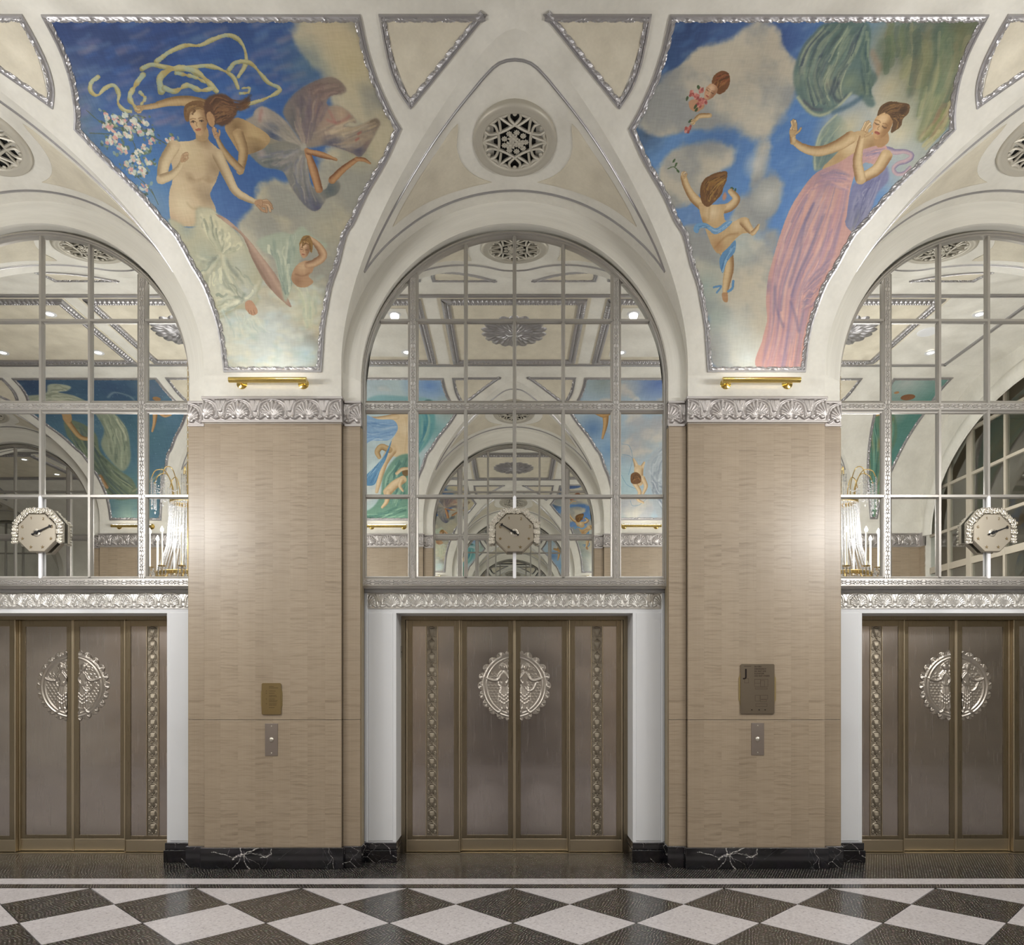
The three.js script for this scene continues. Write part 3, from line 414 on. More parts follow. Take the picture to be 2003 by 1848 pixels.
G.muntin = [-0.4145, 0, 0.4145].map((x) => [straight([x, 3.90], [x, archTop(x, 1.265)], barProf(0.032, 0.032)), straight([x, x ? 2.44 : 3.128], [x, 3.876], barProf(0.032, 0.032))]).flat();
G.crossbar = [[4.62, Math.sqrt(1.265 ** 2 - (4.62 - FR_C) ** 2)], [3.128, 1.262]].map(([y, w]) => straight([-w, y], [w, y], barProf(0.032, 0.030)));
G.mullion = [-1, 1].map((s) => straight([s * 0.8615, 2.44], [s * 0.8615, archTop(0.8615, 1.28)], barProf(0.088, 0.03)));
G.rails = [straight([-1.275, 3.888], [1.275, 3.888], barProf(0.104, 0.03)), straight([-1.29, 2.395], [1.29, 2.395], barProf(0.104, 0.04))];
const ornBox = (x0, x1, y0, y1, z, vertical) => { const g = box(x0, x1, y0, y1, z - 0.004, z, 0); const uv = g.attributes.uv, p = g.attributes.position; for (let i = 0; i < uv.count; i++) vertical ? uv.setXY(i, p.getY(i), p.getX(i) - x0) : uv.setXY(i, p.getX(i), p.getY(i) - y0); return g; };
G.orn = [ornBox(-1.27, 1.27, 3.867, 3.909, MZ + 0.033, false), ornBox(-1.28, 1.28, 2.374, 2.416, MZ + 0.043, false), ...[-1, 1].map((s) => ornBox(s * 0.8615 - 0.021, s * 0.8615 + 0.021, 2.42, archTop(0.8615, 1.25), MZ + 0.0345, true))];
function arched(label, x, side, seed) {
  const t = thing('arched_mirror', label, 'mirror', x, 0, side.z, side.turn, 'arched mirrors over the lifts'), r = rng(seed);
  mesh('arch_frame', G.mirrorFrame, M.rail, t);
  for (const g of G.rails) mesh('rail', g, M.rail, t); for (const g of G.mullion) mesh('mullion', g, M.rail, t);
  for (const g of G.muntin) mesh('glazing_bar', g, M.rail, t); for (const g of G.crossbar) mesh('glazing_bar', g, M.rail, t);
  for (const g of G.orn) mesh('ornament_strip', g, M.lattice, t);
  for (const p of G.panes) { const m = mesh('mirror_pane', p.g, M.mirror, t); m.position.set(p.cx, p.cy, MZ - 0.004); m.rotation.set((r() - 0.5) * 0.0012, (r() - 0.5) * 0.0012, 0); }
  return t;
}
const mirLabel = { '0,0': 'arched mirror over the central lift doors', '0,-1': 'arched mirror cut by the left picture edge', '0,1': 'arched mirror showing the dark glazed screen, cut by the right picture edge', '0,-2': 'arched mirror beyond the left one along the lift wall', '0,-3': 'farthest arched mirror along the lift wall', '1,-3': 'farthest arched mirror on the opposite wall', '1,0': 'arched mirror reflected inside the central mirror', '1,-1': 'arched mirror reflected at the edge of the central and left mirrors', '1,1': 'arched mirror opposite, above the right lift', '1,-2': 'arched mirror reflected inside the left mirror' };
for (const [si, side] of SIDES.entries()) for (const k of BAYS) arched(mirLabel[si + ',' + k], k * BAY, side, 100 + si * 10 + k);

// ---------------------------------------------------------------- lift doors
const DZ = -0.57;
// medallion: two draped dancers in a scalloped oval, one on each leaf
const medMap = heightMap(420, 420, (g, w) => {
  const c = w / 2; g.filter = 'blur(1.5px)';
  for (let i = 0; i < 22; i++) { const a = (i + 0.5) / 22 * Math.PI * 2, x = c + Math.cos(a) * 182, y = c + Math.sin(a) * 182; const gr = g.createRadialGradient(x, y, 2, x, y, 27); gr.addColorStop(0, grey(60)); gr.addColorStop(0.7, grey(84)); gr.addColorStop(0.92, grey(140)); gr.addColorStop(1, grey(70)); g.fillStyle = gr; g.beginPath(); g.arc(x, y, 27, 0, 7); g.fill(); }
  g.fillStyle = grey(95); g.beginPath(); g.ellipse(c, c, 180, 180, 0, 0, 7); g.fill(); g.strokeStyle = grey(180); g.lineWidth = 6; g.beginPath(); g.ellipse(c, c, 178, 178, 0, 0, 7); g.stroke(); g.beginPath(); g.ellipse(c, c, 158, 162, 0, 0, 7); g.stroke();
  g.fillStyle = grey(52); g.beginPath(); g.ellipse(c, c, 155, 159, 0, 0, 7); g.fill();
  const r = rng(31); g.save(); g.beginPath(); g.ellipse(c, c, 152, 156, 0, 0, 7); g.clip(); g.lineWidth = 3.4; for (let j = 0; j < 15; j++) for (let i = 0; i < 16; i++) { const x = c - 155 + i * 21 + (j % 2) * 10, y = c - 60 + j * 16; g.strokeStyle = grey(92); g.beginPath(); g.arc(x, y, 8, 3.4, 6.6); g.stroke(); } for (let i = 0; i < 120; i++) { g.fillStyle = grey(88); const x = c - 150 + r() * 300, y = c - 150 + r() * 110; g.beginPath(); g.ellipse(x, y, 3 + r() * 4, 2 + r() * 3, r() * 3, 0, 7); g.fill(); } g.restore();
  const limb = (pts, w0, v) => { g.strokeStyle = grey(v); g.lineWidth = w0; g.lineCap = g.lineJoin = 'round'; g.beginPath(); pts.forEach((p, i) => g[i ? 'lineTo' : 'moveTo'](p[0], p[1])); g.stroke(); };
  const body = (pts, v) => { g.fillStyle = grey(v); g.beginPath(); pts.forEach((p, i) => g[i ? 'lineTo' : 'moveTo'](p[0], p[1])); g.closePath(); g.fill(); };
  for (const s of [-1, 1]) { const X = (x) => c + s * x, P = (a) => a.map((p) => [X(p[0]), p[1]]); const smoothPath = (a) => { const q = P(curve2(a, 40)); g.beginPath(); q.forEach((p, i) => g[i ? 'lineTo' : 'moveTo'](p[0], p[1])); };
    body(P(curve2([[40, 196], [34, 240], [24, 290], [22, 338], [84, 342], [92, 300], [86, 250], [76, 210], [72, 190]], 40)), 150);                       // skirt
    for (let i = 0; i < 9; i++) { g.strokeStyle = grey(i % 2 ? 205 : 120); g.lineWidth = 5; smoothPath([[46 + i * 3.4, 200], [38 + i * 5.4, 260], [26 + i * 7.4, 336]]); g.stroke(); }
    g.strokeStyle = grey(215); g.lineWidth = 4; for (let i = 0; i < 3; i++) { smoothPath([[34, 250 + i * 22], [58, 272 + i * 20], [86, 248 + i * 24]]); g.stroke(); }
    body(P(curve2([[48, 138], [42, 160], [48, 186], [42, 206], [74, 206], [72, 180], [80, 158], [74, 138], [60, 130]], 30)), 205);                      // bodice
    limb(P([[60, 118], [60, 136]]), 11, 200); g.fillStyle = grey(235); g.beginPath(); g.ellipse(X(64), 106, 11, 15, s * 0.25, 0, 7); g.fill(); limb(P([[52, 94], [66, 88], [78, 98]]), 8, 215); limb(P([[50, 98], [46, 110]]), 6, 205);
    limb(P(curve2([[76, 146], [88, 172], [112, 182], [148, 172]], 12)), 10, 228); limb(P([[146, 172], [156, 166]]), 6, 225); limb(P(curve2([[48, 146], [34, 172], [50, 206]], 10)), 10, 222);
    if (s > 0) limb(P(curve2([[50, 204], [78, 240], [106, 232], [128, 190]], 14)), 5, 200); else { limb(P(curve2([[60, 120], [86, 140], [96, 170], [90, 210]], 12)), 5, 130); }
    limb(P([[44, 338], [40, 358], [28, 364]]), 9, 215); limb(P([[72, 340], [78, 356], [92, 362]]), 9, 215); }
});
G.med = [-1, 1].map((s) => { const R = 0.335, gapX = 0.052; const g = grid(70, 150, (u, v) => { const x = s > 0 ? lerp(gapX, R, u) : lerp(-R, -gapX, u), y = lerp(-R, R, v); const rr = Math.hypot(x, y), a = Math.atan2(y, x), lim = 0.292 + 0.042 * Math.sqrt(Math.abs(Math.cos(a * 11))); const k = rr > lim ? lim / rr : 1; const X = s > 0 ? Math.max(gapX, x * k) : Math.min(-gapX, x * k), Y = y * k; return [X, Y, k < 0.999 ? 0 : 0.002 + 0.020 * medMap(0.5 + X / (2 * R), 0.5 + Y / (2 * R))]; }); return g; });
const vineMap = heightMap(110, 150, (g, w, h) => { const c = w / 2; g.fillStyle = grey(30); g.fillRect(0, 0, w, h); g.filter = 'blur(1px)'; for (const s of [-1, 1]) { spiral(g, c + s * 34, 110, 19, s, s > 0 ? 3.1 : 0, 5, grey(130)); g.strokeStyle = grey(110); g.lineWidth = 5; g.beginPath(); g.moveTo(c + s * 46, 92); g.quadraticCurveTo(c + s * 50, 40, c + s * 30, 20); g.stroke(); g.strokeStyle = grey(200); g.lineWidth = 5; g.beginPath(); g.moveTo(c - s * 12, 148); g.quadraticCurveTo(c + s * 34, 96, c + s * 32, 24); g.quadraticCurveTo(c + s * 12, 8, c, 8); g.stroke(); }
  const gr = g.createLinearGradient(0, 30, 0, 112); gr.addColorStop(0, grey(120)); gr.addColorStop(0.5, grey(250)); gr.addColorStop(1, grey(190)); g.fillStyle = gr; g.beginPath(); g.moveTo(c - 25, 28); g.lineTo(c + 25, 28); g.quadraticCurveTo(c + 24, 92, c, 120); g.quadraticCurveTo(c - 24, 92, c - 25, 28); g.fill(); });
G.vine = reliefGeo(vineMap, 0.092, 0.1183, 0.014, 30, 40);
const DW = 0.4905;   // leaf width
function frameBars(w, y0, y1, b, z) { return merged([box(-w / 2, -w / 2 + b, y0, y1, z, z + 0.008, 0.002), box(w / 2 - b, w / 2, y0, y1, z, z + 0.008, 0.002), box(-w / 2 + b, w / 2 - b, y1 - b, y1, z, z + 0.008, 0.002), box(-w / 2 + b, w / 2 - b, y0, y0 + b * 0.62, z, z + 0.008, 0.002)]); }
G.leafFrame = frameBars(DW - 0.012, 0.125, 2.106, 0.052, 0.0); G.leafEdge = merged([-1, 1].map((s) => box(s * (DW / 2 - 0.006) - 0.006, s * (DW / 2 - 0.006) + 0.006, 0.012, 2.112, -0.03, 0.013, 0.003)));
G.leafSheet = (() => grid(12, 40, (u, v) => [lerp(-DW / 2 + 0.02, DW / 2 - 0.02, u), lerp(0.125, 2.10, v), 0, lerp(-DW / 2, DW / 2, u), lerp(0, 2.1, v)]))();
G.kick = box(-DW / 2 + 0.012, DW / 2 - 0.012, 0.014, 0.122, -0.012, 0.006, 0.003); G.leafBack = box(-DW / 2, DW / 2, 0.012, 2.112, -0.035, -0.004);
function liftDoors(name, label, x, side) {
  const d = struct(name, label, x, 0, side.z, side.turn);
  const fr = mesh('door_frame', merged([box(-1.022, -0.984, 0, 2.112, DZ - 0.06, DZ + 0.05), box(0.984, 1.022, 0, 2.112, DZ - 0.06, DZ + 0.05), box(-1.022, 1.022, 2.112, 2.146, DZ - 0.06, DZ + 0.05)]), M.bronze, d);
  mesh('sill', box(-1.022, 1.022, -0.01, 0.006, DZ - 0.08, DZ + 0.045), M.bronzeEdge, d); mesh('shaft_backing', box(-1.022, 1.022, 0, 2.146, DZ - 0.1, DZ - 0.075), M.black, d);
  for (let i = 0; i < 4; i++) {
    const l = sub('door_leaf', d), outer = i === 0 || i === 3; l.position.set((i - 1.5) * DW, 0, DZ + (outer ? 0.022 : -0.022));
    mesh('leaf_back', G.leafBack, M.bronze, l); mesh('steel_sheet', G.leafSheet, M.steel, l); mesh('leaf_frame', G.leafFrame, M.bronze, l); mesh('leaf_edge', G.leafEdge, M.bronzeEdge, l); mesh('kick_plate', G.kick, M.bronzeEdge, l);
    if (outer) { for (let j = 0; j < 16; j++) { const m = mesh('vine_motif', G.vine, M.reliefDark, l); m.position.set(-0.046 + (i === 0 ? -0.012 : 0.012), 0.162 + j * 0.1183, 0.002); } for (const s of [-1, 1]) mesh('vine_edge', box(s * 0.052 - 0.003 + (i === 0 ? -0.012 : 0.012), s * 0.052 + 0.003 + (i === 0 ? -0.012 : 0.012), 0.158, 2.055, 0, 0.012), M.bronzeEdge, l); }
    else { const m = mesh('medallion', G.med[i - 1], M.relief, l); m.position.set(i === 1 ? DW / 2 : -DW / 2, 1.515, 0.001); }
  }
  return d;
}
const doorLab = { '0,0': 'central lift doors, four bronze framed leaves with dancer medallion', '0,-1': 'lift doors cut by the left picture edge, with dancer medallion', '0,1': 'lift doors cut by the right picture edge, with dancer medallion', '0,-2': 'lift doors farther along the wall beyond the left picture edge' };
let dn = 0; for (const k of BAYS.slice(1)) liftDoors('door_' + (++dn), doorLab['0,' + k], k * BAY, SIDES[0]); for (const k of [-1, 1]) liftDoors('door_' + (++dn), k < 0 ? 'lift doors on the opposite wall facing the left lift' : 'lift doors on the opposite wall facing the right lift', k * BAY, SIDES[1]);
// small lock plate in the left reveal of the central lift
{ const t = thing('lock_plate', 'small steel lock plate set in the reveal left of the central lift doors', 'plate', -1.0205, 1.82, -0.50); mesh('plate', box(0, 0.004, -0.055, 0.055, -0.02, 0.02, 0.001), M.rail, t); mesh('keyhole', new THREE.CylinderGeometry(0.007, 0.007, 0.004, 12).rotateZ(Math.PI / 2).translate(0.005, 0, 0), M.black, t); }

// ---------------------------------------------------------------- floor indicators
const font = await new FontLoader().loadAsync('fonts/droid/droid_sans_bold.typeface.json');
M.dialFace = std({ rgb: [0.46, 0.415, 0.34], roughness: 0.4, metalness: 0.85, bumpMap: rep(grainTex, 8, 8), bumpScale: 0.0005 }); M.dialOrn = std({ rgb: [0.70, 0.66, 0.58], roughness: 0.28, metalness: 0.9 }); M.dialMark = std({ rgb: [0.22, 0.16, 0.08], roughness: 0.4, metalness: 0.6 }); M.hand = std({ rgb: [0.006, 0.006, 0.007], roughness: 0.35 });
const octo = (r, rot = Math.PI / 8) => [...Array(8)].map((_, i) => { const a = rot + i * Math.PI / 4; return [r * Math.cos(a), r * Math.sin(a)]; });
function indicator(label, x, side, ang) {
  const t = thing('floor_indicator', label, 'indicator', x + (side.turn ? 0 : 0), 2.806, side.z + (side.turn ? 0.105 : -0.105), side.turn, 'floor indicator dials on the mirrors'); const R = 0.172;
  const hw = 0.014; mesh('stem', extrude([[-hw, -0.372], [0, -0.382], [hw, -0.372], [hw, 0.312], [0, 0.328], [-hw, 0.312]], 0.02, 0.003).translate(0, 0, -0.03), M.whiteRod, t);
  mesh('dial_plate', extrude(octo(R), 0.05, 0.006).translate(0, 0, -0.02), M.dialFace, t);
  mesh('hub_plate', lathe([[0, 0.036], [0.026, 0.036], [0.032, 0.033], [0.035, 0.028]], 28).rotateX(Math.PI / 2), M.dialOrn, t);
  const r = rng(7), orn = []; // flower border on the five upper sides
  const P = octo(R + 0.018).map((p) => p); const seq = [7, 0, 1, 2, 3, 4]; const pts = [[P[7][0] + 0.005, -0.075], ...[0, 1, 2, 3].map((i) => [P[i][0] * 1.03, P[i][1] * 1.03]), [P[4][0] - 0.005, -0.075]];
  mesh('border', extrude([...pts.map((p) => [p[0] + Math.sign(p[0]) * 0.026, p[1] + (p[1] > 0 ? 0.024 * (Math.abs(p[1]) / 0.17) : 0)]), ...[...pts].reverse().map((p) => [p[0] * 0.9, p[1] > 0 ? p[1] * 0.9 : p[1]])], 0.034, 0.004).translate(0, 0, -0.02), M.dialOrn, t);
  const along = resample(pts, 0.026); for (const p of along) for (const k of [0.975, 1.045, 1.115]) { const rr = 0.0085 + r() * 0.0085, px = p[0] * k + (r() - 0.5) * 0.008, py = (p[1] < -0.03 ? p[1] : p[1] * k) + (r() - 0.5) * 0.008; orn.push(new THREE.SphereGeometry(rr, 10, 7).scale(1, 1, 0.7).translate(px, py, 0.016)); orn.push(new THREE.TorusGeometry(rr * 0.75, 0.0032, 5, 10).translate(px, py, 0.026)); }
  const ob = mesh('flower_border', merged(orn), M.dialOrn, t); ob.userData.kind = 'stuff';
  const put = (s, px, py) => { const g = new TextGeometry(s, { font, size: 0.023, depth: 0.003, curveSegments: 4 }); g.computeBoundingBox(); const b = g.boundingBox; g.translate(px - (b.max.x + b.min.x) / 2, py - (b.max.y + b.min.y) / 2, 0.0295); mesh('numeral', g, M.dialMark, t); };
  put('G', -0.122, 0.05); put('1', -0.049, 0.124); put('2', 0.055, 0.119); put('3', 0.129, 0.052);
  const star = [...Array(10)].map((_, i) => { const a = Math.PI / 2 + i * Math.PI / 5, q = i % 2 ? 0.006 : 0.0155; return [q * Math.cos(a), q * Math.sin(a)]; }); for (const [px, py] of [[-0.12, -0.049], [-0.049, -0.12], [0.049, -0.12], [0.12, -0.049]]) mesh('star', extrude(star, 0.004).translate(px, py, 0.0295), M.dialMark, t);
  const h = mesh('hand', merged([extrude([[-0.004, -0.007], [0.12, -0.004], [0.12, 0.004], [-0.004, 0.007]], 0.004), extrude([[0.118, -0.004], [0.128, -0.014], [0.134, -0.012], [0.132, -0.003], [0.155, 0], [0.132, 0.003], [0.134, 0.012], [0.128, 0.014], [0.118, 0.004]], 0.004), extrude([[0.028, -0.012], [0.04, -0.005], [0.04, 0.005], [0.028, 0.012], [0.02, 0]], 0.005), new THREE.CylinderGeometry(0.0135, 0.0135, 0.009, 20).rotateX(Math.PI / 2).translate(0, 0, 0.004), extrude([[-0.03, -0.004], [0, -0.005], [0, 0.005], [-0.03, 0.004]], 0.004), new THREE.SphereGeometry(0.0085, 12, 8).translate(-0.034, 0, 0.002)].map((g) => g)), M.hand, t); h.position.z = 0.04; h.rotation.z = ang;
  return t;
}
indicator('octagonal floor dial with hand near G, over the central lift', 0, SIDES[0], 2.585); indicator('octagonal floor dial with hand near 3, in the left mirror', -BAY, SIDES[0], 0.44); indicator('octagonal floor dial with hand near 3, in the right mirror', BAY, SIDES[0], 0.36);

// ---------------------------------------------------------------- ventilation roses in the lunettes
function ventGeo() {
  const bars = [], flat = (pts, w, h = 0.014) => { const q = resample(curve2(pts, 12), 0.012).map((p) => V(p[0], 0, p[1])); bars.push(sweep(q, q.map(() => V(0, -1, 0)), [[-w / 2, -0.006], [-w / 2, h * 0.5], [0, h], [w / 2, h * 0.5], [w / 2, -0.006]])); };
  const P = (r, a) => [r * Math.cos(a * Math.PI / 180), r * Math.sin(a * Math.PI / 180)];
  for (let k = 0; k < 6; k++) { const a = 30 + k * 60, b = a + 60, m = a + 30; flat([P(0.142, a), P(0.118, m), P(0.142, b)], 0.020);      // incurved hexagon
    for (const s of [-1, 1]) { flat([P(0.142, a), P(0.20, a + s * 12), P(0.246, a + s * 9)], 0.018); flat([P(0.137, a + s * 10), P(0.19, a + s * 24), P(0.250, a + s * 30)], 0.018); flat([P(0.246, a + s * 9), P(0.226, a + s * 20), P(0.250, a + s * 30)], 0.022); }
    bars.push(new THREE.SphereGeometry(0.017, 10, 6).scale(1, 0.6, 1).translate(P(0.232, a)[0], -0.004, P(0.232, a)[1])); }
  const fl = [], flower = (x, z, R) => { for (let i = 0; i < 8; i++) { const a = i * Math.PI / 4; fl.push(new THREE.SphereGeometry(R * 0.42, 8, 6).scale(1, 0.5, 0.62).rotateY(-a).translate(x + R * 0.62 * Math.cos(a), -0.008, z + R * 0.62 * Math.sin(a))); } fl.push(new THREE.SphereGeometry(R * 0.36, 8, 6).scale(1, 0.7, 1).translate(x, -0.012, z)); };
  flower(-0.012, 0.030, 0.040); flower(0.034, -0.012, 0.040); flower(-0.032, -0.026, 0.040); for (let i = 0; i < 9; i++) { const a = i * 40 * Math.PI / 180; flower(0.082 * Math.cos(a), 0.082 * Math.sin(a), 0.024); }
  return { lattice: merged(bars), flowers: merged(fl), ring: lathe([[0.238, 0.006], [0.242, -0.014], [0.256, -0.02], [0.27, -0.014], [0.283, -0.018], [0.30, -0.02], [0.314, -0.012], [0.318, 0.004], [0.318, 0.05]], 64), back: new THREE.CylinderGeometry(0.26, 0.26, 0.004, 40).translate(0, 0.026, 0) };
}
const VG = ventGeo();
function vent(label, x, side) { const t = thing('ceiling_vent', label, 'vent', x, LUN_K + LUN_S * 0.545 - 0.034, side.turn ? WIDE - 0.545 : 0.545, side.turn, 'round grilles in the lunettes'); t.rotation.order = 'YXZ'; t.rotation.x = -Math.atan(LUN_S); mesh('rim', VG.ring, M.ventMetal, t); mesh('lattice', VG.lattice, M.ventMetal, t); mesh('flower_boss', VG.flowers, M.ventMetal, t); mesh('dark_duct', VG.back, M.black, t); return t; }
const ventLab = { '0,0': 'round pierced ceiling grille above the central mirror', '0,-1': 'round pierced grille at the left picture edge', '0,1': 'round pierced grille at the right picture edge', '0,-2': 'round pierced grille farther left along the wall', '0,-3': 'farthest round pierced grille along the lift wall', '1,-3': 'farthest round grille on the opposite wall', '1,0': 'round grille opposite, seen low in the central mirror', '1,-1': 'round grille opposite, above the bay facing the left lift', '1,1': 'round grille opposite, above the bay facing the right lift', '1,-2': 'round grille opposite, seen small in the left mirror' };
for (const [si, side] of SIDES.entries()) for (const k of BAYS) vent(ventLab[si + ',' + k], k * BAY, side);

// ---------------------------------------------------------------- brass picture lights under the murals
M.glowTube = std({ rgb: [0.9, 0.9, 0.88], roughness: 0.5, emissive: new THREE.Color(1.6, 1.55, 1.45) });
function pictureLight(label, x, side) {
  const t = thing('picture_light', label, 'lamp', x, 4.012, side.z, side.turn, 'brass picture lights under the murals'); const L = 0.315, R = 0.022, zc = 0.125;
  const shell = new THREE.CylinderGeometry(R, R, 2 * L, 24, 1, true, Math.PI / 2 + 1.0, Math.PI * 2 - 1.2).rotateZ(Math.PI / 2); // slit faces up and back to the wall
  const a = shell.rotateX(0.0).translate(0, 0, zc); mesh('reflector_tube', a, M.brass, t);
  for (const s of [-1, 1]) { mesh('end_cap', new THREE.CylinderGeometry(R, R, 0.004, 24).rotateZ(Math.PI / 2).translate(s * L, 0, zc), M.brass, t);
    mesh('wall_rose', lathe([[0, 0.016], [0.012, 0.016], [0.02, 0.011], [0.042, 0.007], [0.045, 0.0]], 28).rotateX(Math.PI / 2).translate(s * 0.256, 0.018, 0), M.brass, t); mesh('bracket_arm', bar([s * 0.256, 0.018, 0.01], [s * 0.256 + 0.012, -0.012, zc], 0.007), M.brass, t); }
  mesh('lamp_tube', new THREE.CylinderGeometry(0.008, 0.008, 2 * L - 0.03, 12).rotateZ(Math.PI / 2).translate(0, 0.002, zc), M.glowTube, t);
  const l = new THREE.RectAreaLight(new THREE.Color(1, 0.96, 0.88), PICTURE_NITS, 2 * L - 0.03, 0.02); l.position.set(0, 0.0225, zc); l.lookAt(0, 1, zc - 0.30); t.add(l); l.rotation.set(Math.PI / 2 + 0.28, 0, 0);
  return t;
}
const plLab = { '0,-0.5': 'brass picture light under the mural of the embracing figures', '0,0.5': 'brass picture light under the mural of the woman in pink', '1,-0.5': 'brass picture light reflected at left of the central mirror', '1,0.5': 'brass picture light reflected at right of the central mirror', '1,-1.5': 'brass picture light reflected in the left mirror' };
for (const key of Object.keys(plLab)) { const [si, p] = key.split(',').map(Number); pictureLight(plLab[key], p * BAY, SIDES[si]); }

// ---------------------------------------------------------------- plaques and call buttons
const notched = (w, h, e) => { const r = 0.008; const a = w / 2, b = h / 2, k = [0.62, 0.70, 0.76]; const side = [[a, -b + r], [a, -b * k[1]], [a + e * 0.5, -b * k[0]], [a + e * 0.5, -b * 0.52], [a + e, -b * 0.46], [a + e, b * 0.46], [a + e * 0.5, b * 0.52], [a + e * 0.5, b * k[0]], [a, b * k[1]], [a, b - r], [a - r, b]]; return [...side, ...side.map((p) => [-p[0], p[1]]).reverse(), [-a + r, -b], [a - r, -b]]; };
function printTex(w, h, draw) { const c = document.createElement('canvas'); c.width = w; c.height = h; const g = c.getContext('2d'); draw(g, w, h); const t = new THREE.CanvasTexture(c); t.colorSpace = THREE.SRGBColorSpace; return t; }
M.plaqueBody = std({ rgb: [0.40, 0.31, 0.15], roughness: 0.36, metalness: 0.85 });
function plaque(label, x, y, w, h, e, tex, metal) { const t = thing('plaque', label, 'plaque', x, y, 0); mesh('backplate', extrude(notched(w * 0.97, h * 0.98, e), 0.006, 0.001), M.plaqueBody, t); const f = extrude(notched(w, h, 0.0001), 0.005, 0.001).translate(0, 0, 0.006); const p = f.attributes.position, uv = f.attributes.uv; for (let i = 0; i < p.count; i++) uv.setXY(i, p.getX(i) / w + 0.5, p.getY(i) / h + 0.5); mesh('face', f, std({ map: tex, roughness: 0.4, metalness: metal }), t); return t; }
plaque('small notched bronze plaque above the call button on the left pier', -2.02, 1.41, 0.162, 0.262, 0.010, printTex(256, 414, (g, w, h) => { g.fillStyle = '#7d6a45'; g.fillRect(0, 0, w, h); const r = rng(3); g.fillStyle = 'rgba(46,36,20,0.75)'; for (const [x, y, l] of [[98, 42, 62], [98, 60, 120], [98, 100, 86], [56, 100, 12], [98, 128, 66], [56, 128, 12], [98, 158, 90], [98, 176, 104], [98, 206, 80], [56, 206, 12], [98, 226, 106], [98, 244, 100], [98, 268, 104], [56, 268, 14], [98, 286, 90], [98, 318, 70]]) for (let k = 0; k < l; k += 8) g.fillRect(x + k, y, 5 + r() * 2, 6); }), 0.5);
plaque('tall notched bronze plaque with a large letter J on the right pier', 2.018, 1.492, 0.282, 0.415, 0.018, printTex(512, 754, (g, w, h) => {
  g.fillStyle = '#6d6253'; g.fillRect(0, 0, w, h); g.fillStyle = '#1d1512'; g.font = 'bold 170px sans-serif'; g.fillText('J', 52, 196); g.fillRect(50, 32, 110, 5); g.fillStyle = '#2a211a'; g.font = 'bold 30px sans-serif'; ['IN FIRE', 'EMERGENCY', 'DO NOT USE', 'ELEVATOR', 'USE EXIT STAIRS'].forEach((s, i) => g.fillText(s, 208, 50 + i * 35));
  g.strokeStyle = 'rgba(40,30,22,0.55)'; g.lineWidth = 4; for (const [x, y, a, b] of [[212, 230, 200, 110], [212, 230, 90, 60], [300, 250, 60, 90], [222, 360, 180, 20], [220, 470, 70, 90], [300, 470, 110, 60], [300, 540, 90, 30], [230, 600, 170, 40], [60, 220, 60, 66]]) g.strokeRect(x, y, a, b); g.fillStyle = '#241b16'; for (const x of [160, 270, 360]) g.fillRect(x, 684, 20, 16); }), 0.55);
function callButton(label, x, y) { const t = thing('call_button', label, 'button', x, y, 0, 0, 'lift call button plates'); mesh('plate', box(-0.053, 0.053, -0.134, 0.134, 0, 0.004, 0.001), std({ rgb: [0.36, 0.31, 0.275], metalness: 0.9, roughness: 0.4 }), t); mesh('push_button', lathe([[0, 0.013], [0.008, 0.0125], [0.015, 0.009], [0.0175, 0.004], [0.02, 0.003], [0.02, 0.0]], 24).rotateX(Math.PI / 2).translate(0, 0, 0.004), M.dialOrn, t); for (const s of [-1, 1]) mesh('screw', new THREE.SphereGeometry(0.0055, 10, 6).scale(1, 1, 0.5).translate(0, s * 0.112, 0.004), M.dialOrn, t); return t; }
callButton('steel call button plate under the small plaque', -2.022, 1.071); callButton('steel call button plate under the J plaque', 2.022, 1.076);
// ---------------------------------------------------------------- murals on the pendentives
const muralHalf = [[0.024, 0.408], [0.24, 0.428], [0.385, 0.446], [0.52, 0.479], [0.70, 0.533], [0.83, 0.598], [1.05, 0.690], [1.11, 0.745], [1.30, 0.872], [1.53, 1.058], [1.728, 1.188]];
const muralTop = [[1.728, 1.188], [1.82, 1.138], [1.92, 1.098], [2.03, 1.062], [2.12, 1.043], [2.2, 1.03], [2.416, 1.02]];
const cornerHalf = [[0.05, 0.06], [0.4, 0.11], [0.9, 0.22], [1.3, 0.30], [1.7, 0.38]], cornerTop = [[1.7, 0.38], [2.0, 0.40], [2.416, 0.42]];
const widthAt = (A, s) => { for (let i = 0; i < A.length - 1; i++) if (s <= A[i + 1][0]) return lerp(A[i][1], A[i + 1][1], clamp((s - A[i][0]) / (A[i + 1][0] - A[i][0]), 0, 1)); return A[A.length - 1][1]; };
function muralShape(lo, hi) { const L = curve2(lo.map((p) => [p[1], p[0]]), 40), T = curve2(hi.map((p) => [p[1], p[0]]), 20), right = [...L, ...T.slice(1)], outline = [...right, ...right.map((p) => [-p[0], p[1]]).reverse()]; const A = right.map((p) => [p[1], p[0]]);
  const s0 = A[0][0] + 0.02, s1 = A[A.length - 1][0] - 0.02; const frame = vaultFrame(outline, true, frameProf, leafDisp(0.1, 0.007), 1);
  const sheet = grid(28, 70, (u, v) => { const s = lerp(s0, s1, v), w = Math.max(0.01, widthAt(A, s) - 0.03), x = lerp(-w, w, u), k = vaultAt(s); return [x, k.y + k.n.y * 0.004, k.z + k.n.z * 0.004, x / 2.5 + 0.5, s / 2.45]; });
  return { frame, sheet }; }
const muralG = muralShape(muralHalf, muralTop), cornerG = muralShape(cornerHalf, cornerTop);
const PAINT = 1228;   // canvas pixels for 2.5 m across and 2.45 m up
